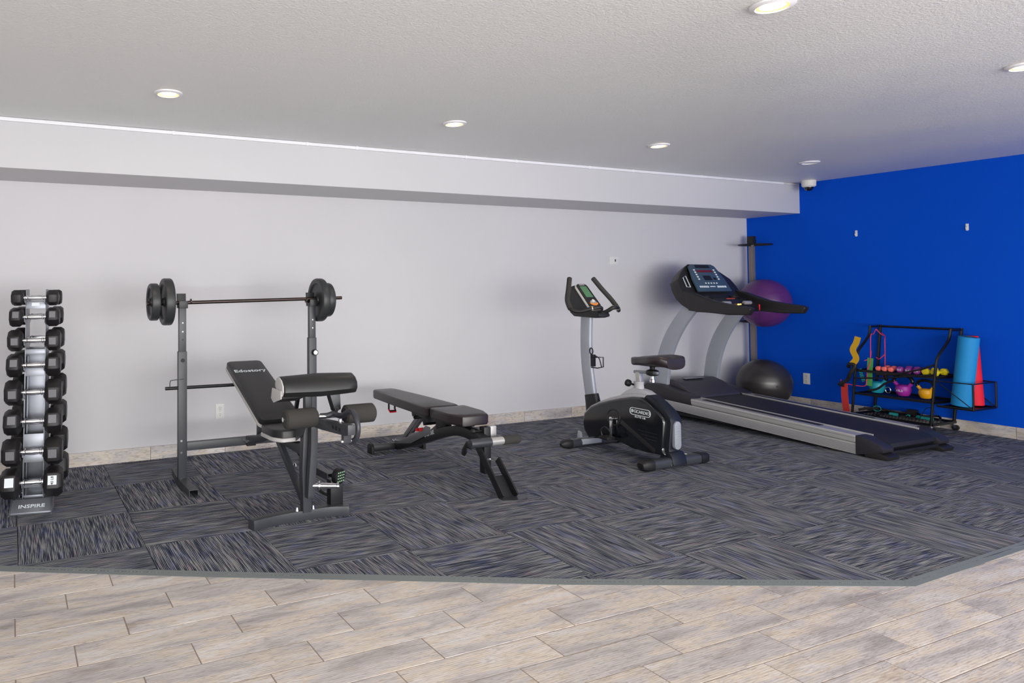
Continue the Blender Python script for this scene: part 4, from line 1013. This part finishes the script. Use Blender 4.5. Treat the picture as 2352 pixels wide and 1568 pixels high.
# wheels and levelling feet
for x in (XLt+.07, XRt-.07):
    b = B(); cyl(b, (x-.02, -.48, .045), (x+.02, -.48, .045), .045, 24); t.part('wheel', b, BLKRUB, .006)
    b = B(); bx(b, (x-.03, -.52, .05), (x+.03, -.40, .14)); t.part('wheel_bracket', b, BLACKPC, .004)
    b = B(); lathe(b, [(.03, 0), (.03, .012), (.012, .018), (.010, .035)], (x, -1.98, 0), (0, 0, 1), 16); t.part('levelling_foot', b, BLKRUB)
    b = B(); cyl(b, (x-.03, -2.0, .03), (x-.03, -2.0, .05), .010, 10); t.part('bolt', b, CHROME)
# console: shield shaped head
XM = -1.43
def C3(h, y, z): return (XM+h, y, z)
sh = [  # (half width, y, z) rings of the front (user) face from top to bottom, and back depth
    (.150, -.470, 1.560, .035), (.215, -.478, 1.525, .075), (.300, -.505, 1.470, .10), (.385, -.545, 1.405, .10), (.415, -.590, 1.330, .10), (.42, -.640, 1.255, .10), (.42, -.70, 1.195, .095), (.42, -.745, 1.15, .075), (.42, -.765, 1.10, .02)]
b = B(); rings = []
for h, y, z, dpt in sh:
    n_ = Vector((0, .80, -.55)).normalized()
    f_ = [Vector(C3(-h, y, z)), Vector(C3(-h*.5, y-.0, z)), Vector(C3(h*.5, y-.0, z)), Vector(C3(h, y, z))]
    k_ = [v + Vector((0, dpt, -dpt*.55)) for v in f_[::-1]]
    rings.append([b.verts.new(v) for v in f_+k_])
for A, C_ in zip(rings, rings[1:]):
    for q in range(8): b.faces.new((A[q], A[(q+1) % 8], C_[(q+1) % 8], C_[q]))
b.faces.new(rings[0]); b.faces.new(rings[-1]); ch = t.part('console_head', b, TRDK2, .010, ang=25)
p0 = Vector((XM, -.652, 1.272)); p1 = Vector((XM, -.484, 1.548)); pd = (p1-p0).normalized(); PL = (p1-p0).length; pn = Vector((1, 0, 0)).cross(pd)
Mp = Matrix((Vector((1, 0, 0)), pd, pn)).transposed().to_4x4(); Mp.translation = p0 + pn*.010
def pp_(poly, z0, z1, name, mat, par=None, bv=0):
    b = B(); prism(b, poly, z0, z1, 'z'); bmesh.ops.transform(b, matrix=Mp, verts=b.verts); return t.part(name, b, mat, bv, parent=par)
cpn = pp_([(-.245, 0), (.245, 0), (.235, PL*.45), (.19, PL*.93), (.15, PL), (-.15, PL), (-.19, PL*.93), (-.235, PL*.45)], -.012, .006, 'console_panel', PANEL, None, .004)
pp_([(-.105, PL*.86), (.105, PL*.86), (.10, PL*.97), (-.10, PL*.97)], .0055, .008, 'ledge', BLACKPC, cpn)
pp_([(-.115, PL*.70), (.115, PL*.70), (.115, PL*.775), (-.115, PL*.775)], .0055, .0085, 'display', DISPR, cpn)
pp_([(-.065, PL*.40), (.045, PL*.40), (.040, PL*.57), (-.065, PL*.57)], .0055, .0085, 'display', BLACKPC, cpn)
pp_([(.075, PL*.42), (.115, PL*.42), (.105, PL*.50), (.07, PL*.50)], .0055, .0085, 'display', BLACKPC, cpn)
for s in (-1, 1):
    for q in range(5):
        yy = PL*(.44+.085*q); pp_([(s*.145-.011, yy-.007), (s*.145+.011, yy-.007), (s*.145+.011, yy+.008), (s*.145-.011, yy+.008)], .0055, .009, 'key', PWHITE, cpn)
for q in range(5): pp_([(-.08+q*.04-.009, PL*.27), (-.08+q*.04+.009, PL*.27), (-.08+q*.04+.009, PL*.31), (-.08+q*.04-.009, PL*.31)], .0055, .009, 'key', PWHITE, cpn)
for q in range(5): pp_([(-.195+q*.027, PL*.13), (-.175+q*.027, PL*.13), (-.175+q*.027, PL*.19), (-.195+q*.027, PL*.19)], .0055, .009, 'key', PWHITE, cpn)
pp_([(-.045, PL*.15), (.03, PL*.15), (.03, PL*.18), (-.045, PL*.18)], .0055, .009, 'key', PWHITE, cpn)
for q in range(4): pp_([(.06+q*.034, PL*.13), (.088+q*.034, PL*.13), (.088+q*.034, PL*.19), (.06+q*.034, PL*.19)], .0055, .009, 'key', PWHITE, cpn)
b = B(); k = [(XM-.330, -.545, 1.412), (XM-.272, -.527, 1.432), (XM-.292, -.600, 1.318), (XM-.350, -.605, 1.320)]
tube(b, [Vector(v)+Vector((0, -.010, 0.004)) for v in k], .0045, 6, closed=True); t.part('emblem', b, PWHITE, label='white outlined square emblem')
# cup holders, tray and arms
for s in (-1, 1):
    b = B(); lathe(b, [(.052, 0), (.055, .012), (.044, .014), (.040, -.02), (0, -.02)], (XM+s*.20, -.725, 1.205), (0, -.45, .9), 24); t.part('cup_holder', b, BLKRUB)
    xo = XM+s*.385
    prof = [(-.62, 1.29), (-.72, 1.265), (-.84, 1.225), (-.95, 1.190), (-1.12, 1.160), (-1.285, 1.143), (-1.325, 1.125), (-1.29, 1.066), (-1.1, 1.062), (-.93, 1.074), (-.80, 1.080), (-.68, 1.09)]
    b = B(); prism(b, prof, xo-.036, xo+.036, 'x'); t.part('side_arm', b, TRDK2, .014, seg=3)
b = B(); prism(b, [(-.70, 1.22), (-.84, 1.165), (-.90, 1.115), (-.88, 1.075), (-.70, 1.075)], XM-.355, XM+.355, 'x'); ty = t.part('tray', b, TRDK2, .012)
b = B(); bar(b, (XM-.17, -.885, 1.150), (XM+.17, -.885, 1.150), .022, .022); t.part('cross_bar', b, BLKRUB, .006)
for s in (-1, 1):
    b = B(); cyl(b, (XM+s*.15-.05, -.890+s*.0, 1.165), (XM+s*.15+.05, -.890, 1.165), .0185, 16); t.part('pulse_grip', b, ALU, .002)
b = B(); cyl(b, (XM-.005, -.905, 1.150), (XM-.005, -.915, 1.150), .008, 10); cyl(b, (XM+.025, -.905, 1.152), (XM+.025, -.915, 1.152), .006, 10); t.part('indicator', b, LEDO, label='lit orange indicator')
b = B(); bx(b, (XM-.02, -.80, 1.200), (XM+.10, -.79, 1.212)); t.part('orange_strip', b, simple('rust_print', srgb(150, 60, 40), .5), .002)
b = B(); cyl(b, (XM+.27, -.93, 1.145), (XM+.255, -.945, 1.09), .009, 12, r2=.004); sk = t.part('safety_key', b, REDM, label='red safety key')
b = B(); tube(b, smooth([(XM+.255, -.945, 1.09), (XM+.25, -.94, 1.03), (XM+.20, -.91, 1.0), (XM+.14, -.89, 1.03), (XM+.12, -.88, 1.075)], 6), .002, 6); t.part('cord', b, BLKRUB, parent=sk)
b = B(); rr = [(-1.93+v[1], .083+v[0]) for v in rrect(.030, .030, .19, .012, 4)]
prism(b, [(y, z-.062+dz(y)-.06) for y, z in rr], XLt-.0015, XLt+.001, 'x'); nb = t.part('name_badge', b, simple('badge_grey', srgb(120, 118, 122), .4))
t.text('lettering', '3G CARDIO', .026, (XLt-.0022, -1.835, dz(-1.835)-.041-.062+.062-.0), (0, -1, -.05), (0, 0, 1), ALU, parent=nb, bold=.0004)

# ------------------------------------------------------------------ stability balls and their stand
t = Thing('ball_stand', 'tall grey pole stand with black ball rings in the corner by the blue wall', 'ball rack', (-.12, -.14, 0))
b = B(); bx(b, (-.145, -.165, .02), (-.095, -.115, 1.87)); t.part('pole', b, POLE, .005)
b = B(); lathe(b, [(.16, 0), (.16, .012), (.03, .022)], (-.165, -.165, 0), (0, 0, 1), 32); t.part('base', b, BLACKPC)
b = B(); prism(b, [(-.15, 1.80), (-.09, 1.80), (-.085, 1.85), (-.095, 1.905), (-.145, 1.905), (-.155, 1.85)], -.175, -.105, 'y'); t.part('top_cap', b, DKPL, .008)
def ring(z):
    b = B(); c = Vector((-.265, -.285, z)); tube(b, [c+Vector((.165*math.cos(a), .165*math.sin(a), 0)) for a in [2*PI*q/36 for q in range(36)]], .008, 8, closed=True)
    bar(b, (-.13, -.15, z), (-.155, -.175, z), .03, .02); return t.part('ring', b, BLACKPC)
ring(1.795); ring(.925)
def ball(name_label, c, r, mat, squash):
    tt = Thing('stability_ball', name_label, 'exercise ball', (c[0], c[1], c[2]-r*squash), group='stability balls')
    b = B(); n = 48
    prof = []
    for q in range(n+1):
        a = -PI/2+PI*q/n; rr = r*math.cos(a)
        if 10 < q < n-10 and q % 4 == 0: rr -= .0012
        zz = r*squash*math.sin(a)
        zz = max(zz, -r*squash*.985)
        prof.append((max(rr, 0), zz))
    lathe(b, prof, c, (.05, -.08, 1) if False else (0, 0, 1), 64, closed=False); tt.part('ball', b, mat)
    b = B(); cyl(b, (c[0]-r*.5, c[1]-r*.86, c[2]), (c[0]-r*.505, c[1]-r*.872, c[2]), .008, 12); tt.part('plug', b, mat)
ball('purple stability ball held up on a ring of the corner stand', (-.330, -.42, 1.138), .262, PBALL, 1.01)
ball('charcoal stability ball on the floor beside the treadmill', (-.400, -.445, .262), .270, KBALL, .97)

# ------------------------------------------------------------------ small-equipment cart by the blue wall
t = Thing('equipment_cart', 'black metal storage cart with three shelves against the blue wall', 'storage cart', (-.22, -1.7, 0))
def tb(pts, r=.010, name='post', par=None): 
    b = B(); tube(b, pts, r, 8); return t.part(name, b, CARTB, parent=par)
RLb, RLt = (-.03, -1.325, .06), (-.03, -1.396, .940); RRb, RRt = (-.03, -1.975, .06), (-.03, -2.052, .940)
tb([RLb, RLt], .013); tb([RRb, RRt], .013)
for yb, yt in ((-1.325, -1.396), (-1.973, -2.048)):
    tb(smooth([(-.40, yb, .055), (-.40, yb-.035, .45), (-.40, yb-.052, .62), (-.375, yb-.06, .70), (-.27, yb-.065, .79), (-.215, yb-.068, .85), (-.20, yt, .935)], 5), .012)
tb([(-.20, -1.396, .925), (-.03, -1.396, .925)], .010, 'top_rail'); tb([(-.20, -2.05, .925), (-.03, -2.05, .925)], .010, 'top_rail'); tb([(-.03, -1.396, .925), (-.03, -2.052, .925)], .010, 'top_rail')
def shelf(z, dy, name='shelf'):
    b = B(); y0, y1 = -1.335+dy, -1.985+dy
    bx(b, (-.405, y1, z-.022), (-.397, y0, z)); bx(b, (-.035, y1, z-.022), (-.027, y0, z)); bx(b, (-.405, y0-.004, z-.022), (-.027, y0+.004, z)); bx(b, (-.405, y1-.004, z-.022), (-.027, y1+.004, z))
    s_ = t.part(name, b, CARTB)
    b = B()
    for q in range(24): bx(b, (-.40, y1+(y0-y1)*(q+.5)/24-.002, z-.012), (-.03, y1+(y0-y1)*(q+.5)/24+.002, z-.009))
    for q in range(7): bx(b, (-.39+q*.06, y1, z-.015), (-.386+q*.06, y0, z-.012))
    m = t.part('wire_mesh', b, CARTB, parent=s_); m['kind'] = 'stuff'
shelf(.515, -.045); shelf(.290, -.025); shelf(.088, -.005)
for x, y in ((-.40, -1.325), (-.40, -1.973), (-.03, -1.325), (-.03, -1.975)):
    b = B(); cyl(b, (x-.012, y-.012, .026), (x+.012, y-.012, .026), .026, 18); w = t.part('caster', b, BLKRUB, .003)
    b = B(); lathe(b, [(.018, .050), (.018, .066), (.010, .07)], (x, y, 0), (0, 0, 1), 12); bar(b, (x-.014, y, .055), (x-.014, y-.014, .022), .003, .02, side=(1, 0, 0)); t.part('caster_fork', b, CHROME, parent=w)
# side basket
bz0, bz1, by0, by1 = .258, .478, -2.02, -2.285
for z, r in ((bz1, .005), (bz0, .007)):
    tb([(-.40, by0+(.478-z)*.0, z), (-.40, by1, z), (-.03, by1, z), (-.03, by0, z)], r, 'basket_rail')
for x in (-.40, -.03): tb([(x, by1, bz0-.005), (x, by1, bz1+.005)], .008, 'basket_post')
tb([(-.40, by0, bz1), (-.40, by1, bz0)], .004, 'basket_brace'); tb([(-.03, by0, bz1), (-.03, by1, bz0)], .004, 'basket_brace')
b = B(); bx(b, (-.40, by1, bz0-.012), (-.03, by0, bz0-.006)); t.part('basket_tray', b, CARTB)

def roll(label, c0, c1, r, mat, name='exercise_mat'):
    tt = Thing(name, label, 'mat', (c0[0], c0[1], c0[2]), group='rolled mats in the cart basket')
    c0, c1 = Vector(c0), Vector(c1); d = (c1-c0); Ld = d.length
    b = B(); lathe(b, [(.012, 0), (r-.004, 0), (r, .004), (r, Ld-.004), (r-.004, Ld), (.012, Ld)], c0, d, 40, closed=True); o = tt.part('roll', b, mat)
    s, u, dd = frame(d)
    b = B(); pts = []
    for q in range(110):
        a = q*.32; rr = .012+(r-.016)*q/110; pts.append(c0+dd*(Ld+.0005)+s*rr*math.cos(a)+u*rr*math.sin(a))
    tube(b, pts, .0012, 4); tt.part('spiral_edge', b, simple(label[:8]+'edge', tuple(v*.6 for v in mat.node_tree.nodes['Principled BSDF'].inputs['Base Color'].default_value[:3]) if False else (.01, .08, .15) if mat is BLUEM else (.35, .005, .02), .8), parent=o)
    return tt
roll('upright rolled blue exercise mat in the cart basket', (-.235, -2.125, .262), (-.235, -2.195, .875), .073, BLUEM)
roll('upright rolled red exercise mat leaning behind the blue one', (-.095, -2.165, .262), (-.095, -2.135, .875), .062, REDF)

def handweight(label, y, r, mat, z, group, tri=False):
    tt = Thing('hand_weight', label, 'dumbbell', (-.30, y, z), group=group, local=True)
    b = B(); cyl(b, (-.035, 0, 0), (.06, 0, 0), .012, 12); tt.part('handle', b, mat)
    for x0 in (-.085, .06):
        b = B(); n = 6
        prof = [(r*.80, 0), (r, .010), (r, .035), (r*.80, .045)]; rings = []
        for rr, h in prof: rings.append([b.verts.new((x0+h, rr*math.cos(2*PI*q/n), rr*math.sin(2*PI*q/n))) for q in range(n)])
        for A, C_ in zip(rings, rings[1:]):
            for q in range(n): b.faces.new((A[q], A[(q+1) % n], C_[(q+1) % n], C_[q]))
        b.faces.new(rings[0]); b.faces.new(rings[-1]); hd = tt.part('head', b, mat, .005)
        if x0 < 0 and r > .03 and mat is PURP:
            tt.text('lettering', '3LB', .022, (x0-.0008, 0, 0), (0, -1, 0), (0, 0, 1), PWHITE, parent=hd)
    return tt
sz = .516
pk = ['leftmost', 'middle', 'rightmost']
for q, y in enumerate((-1.548, -1.600, -1.652)): handweight(f'small coral pink hand weight on the top shelf, the {pk[q]} pink one', y, .0245, PINK, sz+.0215, 'coral hand weights')
for q, y in enumerate((-1.728, -1.794, -1.860)): handweight(f'purple hand weight on the top shelf, the {pk[q]} purple one', y, .032, PURP, sz+.028, 'purple hand weights')
for q, (y, lb) in enumerate(((-1.930, 'leftmost yellow one'), (-1.998, 'one right of the front cart post'))): handweight(f'yellow hand weight on the top shelf, {lb}', y, .034, YEL, sz+.030, 'yellow hand weights')

def kettle(label, y, s, mat, txt=None):
    tt = Thing('kettlebell', label, 'kettlebell', (-.25, y, .290), group='kettlebells on the middle shelf', local=True)
    b = B(); lathe(b, [(0, 0), (.040*s, 0), (.052*s, .012*s), (.064*s, .045*s), (.066*s, .065*s), (.058*s, .095*s), (.038*s, .108*s), (0, .112*s)], (0, 0, 0), (0, 0, 1), 28, closed=False); bd = tt.part('bell', b, mat)
    for q in (-1, 1):
        b = B(); tube(b, smooth([(0, q*.028*s, .080*s), (0, q*.055*s, .105*s), (0, q*.074*s, .130*s)], 4), .017*s, 12, scales=None); tt.part('horn', b, mat)
    b = B(); tube(b, smooth([(0, -.072*s, .125*s), (0, -.080*s, .150*s), (0, -.062*s, .185*s), (0, -.02*s, .200*s), (0, .02*s, .200*s), (0, .062*s, .185*s), (0, .080*s, .150*s), (0, .072*s, .125*s)], 5), .0155*s, 12); tt.part('handle', b, KBH)
    if txt: tt.text('lettering', txt, .030, (-.0655*s, 0, .052*s), (0, -1, 0), (0, 0, 1), PWHITE, parent=bd, sx=.9)
kettle('teal kettlebell with black handle on the middle cart shelf', -1.470, 1.0, KBT)
kettle('magenta kettlebell with black handle on the middle cart shelf', -1.690, .95, KBM, '15LB')
kettle('amber yellow kettlebell with black handle on the middle cart shelf', -1.868, .82, KBY)

def band(name, label, bm, mat, loc, cat='resistance band', group=None):
    return single(name, bm, mat, label, cat, loc, group=group)
def ribbon(pts, w, th=.003, side=(0, 1, 0)):
    b = B(); sweep(b, smooth(pts, 6), rect(w, th), side=side); return b
b = ribbon([(-.41, -1.40, .83), (-.415, -1.385, .77), (-.425, -1.36, .70), (-.42, -1.385, .62), (-.418, -1.345, .56)], .055)
band('resistance_band', 'yellow stretch band knotted over the left cart post', b, YELB, (-.41, -1.39, .7))
b = ribbon([(-.36, -1.478, .63), (-.36, -1.472, .55), (-.36, -1.466, .45), (-.36, -1.460, .36)], .050)
band('resistance_band', 'green stretch band hanging under the pink cord', b, GREENL, (-.36, -1.5, .5))
b = ribbon([(-.415, -1.27, .36), (-.418, -1.272, .25), (-.418, -1.278, .16), (-.415, -1.285, .09)], .062)
band('resistance_band', 'dull red stretch band hanging low left of the cart', b, REDL, (-.415, -1.27, .2))
b = B()
tube(b, smooth([(-.225, -1.46, .905), (-.30, -1.475, .86), (-.36, -1.485, .84), (-.36, -1.475, .60), (-.37, -1.455, .52), (-.38, -1.45, .42), (-.385, -1.43, .355), (-.41, -1.30, .36), (-.415, -1.245, .36), (-.415, -1.24, .40)], 6), .004, 6)
tube(b, smooth([(-.06, -1.42, .86), (-.12, -1.48, .83), (-.20, -1.52, .80), (-.20, -1.515, .55), (-.22, -1.50, .42)], 6), .0045, 6)
tube(b, smooth([(-.225, -1.46, .905), (-.21, -1.49, .86), (-.2, -1.5, .85), (-.12, -1.48, .84)], 6), .004, 6)
tube(b, smooth([(-.36, -1.53, .64), (-.28, -1.51, .62), (-.21, -1.52, .66)], 5), .004, 6); tube(b, smooth([(-.37, -1.43, .60), (-.35, -1.47, .63), (-.36, -1.485, .70)], 5), .004, 6)
band('pink_cord', 'long pink exercise cord looped over the cart top rail', b, PINKC, (-.225, -1.46, .9), 'cord')
b = ribbon([(-.385, -1.395, .52), (-.385, -1.41, .46), (-.385, -1.428, .40)], .030)
tt = Thing('agility_strap', 'teal rung strap hanging behind the left cart post', 'strap', (-.38, -1.4, .46)); st_ = tt.part('strap', b, TEALF)
for q in range(6):
    b = B(); z = .515-q*.021; bar(b, (-.389, -1.381-q*.007, z), (-.389, -1.414-q*.007, z-.003), .003, .005, side=(1, 0, 0)); tt.part('rung', b, BLACKPC, parent=st_)
b = B(); tube(b, smooth([(-.415, -1.31, .53), (-.43, -1.33, .56), (-.42, -1.37, .55), (-.43, -1.34, .48), (-.42, -1.30, .40), (-.43, -1.25, .365), (-.425, -1.235, .35), (-.42, -1.27, .345)], 6), .017, 8)
band('black_strap_bundle', 'bundle of black straps hung on the left cart post', b, BLKRUB, (-.42, -1.32, .45), 'strap')
b = B(); tube(b, smooth([(-.418, -2.015, .62), (-.416, -1.93, .575), (-.415, -1.80, .53), (-.414, -1.68, .49), (-.414, -1.55, .485)], 6), .008, 8)
band('black_training_tube', 'black rubber tube slung across the cart front below the weights', b, BLKRUB, (-.415, -1.8, .53), 'resistance band')
b = B(); tube(b, smooth([(-.418, -2.01, .53), (-.417, -1.80, .490), (-.416, -1.6, .455), (-.416, -1.36, .425)], 6), .007, 8)
band('black_training_tube', 'long straight black tube along the cart front above the kettlebells', b, BLKRUB, (-.416, -1.7, .47), 'resistance band')
b = B(); tube(b, smooth([(-.40, -1.68, .435), (-.40, -1.62, .405), (-.40, -1.55, .345), (-.40, -1.47, .318)], 6), .010, 8)
band('black_training_tube', 'short curved black tube in front of the teal kettlebell', b, BLKRUB, (-.4, -1.58, .36), 'resistance band')
b = B(); tube(b, [(-.32, -1.600+.022*math.cos(a), .335+.028*math.sin(a)) for a in [2*PI*q/16 for q in range(16)]], .004, 6, closed=True)
band('steel_ring', 'small steel clip ring between teal and magenta kettlebells', b, CHROME, (-.32, -1.6, .32), 'ring')
def cuff(label, y, x, z, rz, r, L_):
    tt = Thing('ankle_cuff', label, 'strap', (x, y, z), rz, 'teal cuffs on the bottom shelf', local=True)
    b = B(); prof = [(r-.004, 0), (r, 0), (r, L_), (r-.004, L_)]
    lathe(b, prof+[prof[0]], (-L_/2, 0, r*.8), (1, 0, 0), 20, closed=False)
    for v in b.verts: v.co.z *= .8
    c_ = tt.part('cuff', b, TEALF)
    b = B(); bx(b, (-L_*.3, -r*1.15, .004), (L_*.3, -r*.9, r*.5)); tt.part('buckle', b, BLKRUB, .002, parent=c_)
    b = B(); tube(b, smooth([(0, r, .006), (.04, r+.05, .006), (.08, r+.02, .005), (.10, r+.07, .006)], 4), .004, 6); tt.part('webbing', b, BLKRUB, parent=c_)
zb = .090
cuff('teal and black cuff, upright pair end at the left of the bottom shelf', -1.475, -.27, zb+.03, .5, .032, .07)
cuff('teal and black cuff lying second on the bottom shelf', -1.610, -.26, zb, 1.7, .020, .06)
cuff('teal and black cuff, small, in the middle of the bottom shelf', -1.700, -.20, zb, .3, .014, .05)
cuff('teal and black cuff standing behind the rightmost one', -1.800, -.22, zb, 1.2, .020, .035)
cuff('rightmost teal and black cuff by the front cart post', -1.870, -.24, zb, 1.45, .020, .085)
b = B(); tube(b, smooth([(-.15, -1.33, .10), (-.18, -1.45, .125), (-.15, -1.60, .11), (-.10, -1.7, .125), (-.16, -1.8, .11), (-.12, -1.9, .12), (-.2, -1.95, .10)], 6), .010, 8)
tube(b, smooth([(-.36, -1.36, .115), (-.33, -1.42, .135), (-.30, -1.5, .145)], 4), .012, 8)
bx(b, (-.15, -1.73, .09), (-.09, -1.66, .15))
tube(b, smooth([(-.10, -1.76, .10), (-.10, -1.79, .17), (-.10, -1.84, .185), (-.10, -1.88, .12)], 5), .003, 6)
band('black_strap_bundle', 'tangle of black straps along the bottom cart shelf', b, BLKRUB, (-.2, -1.6, .09), 'strap')
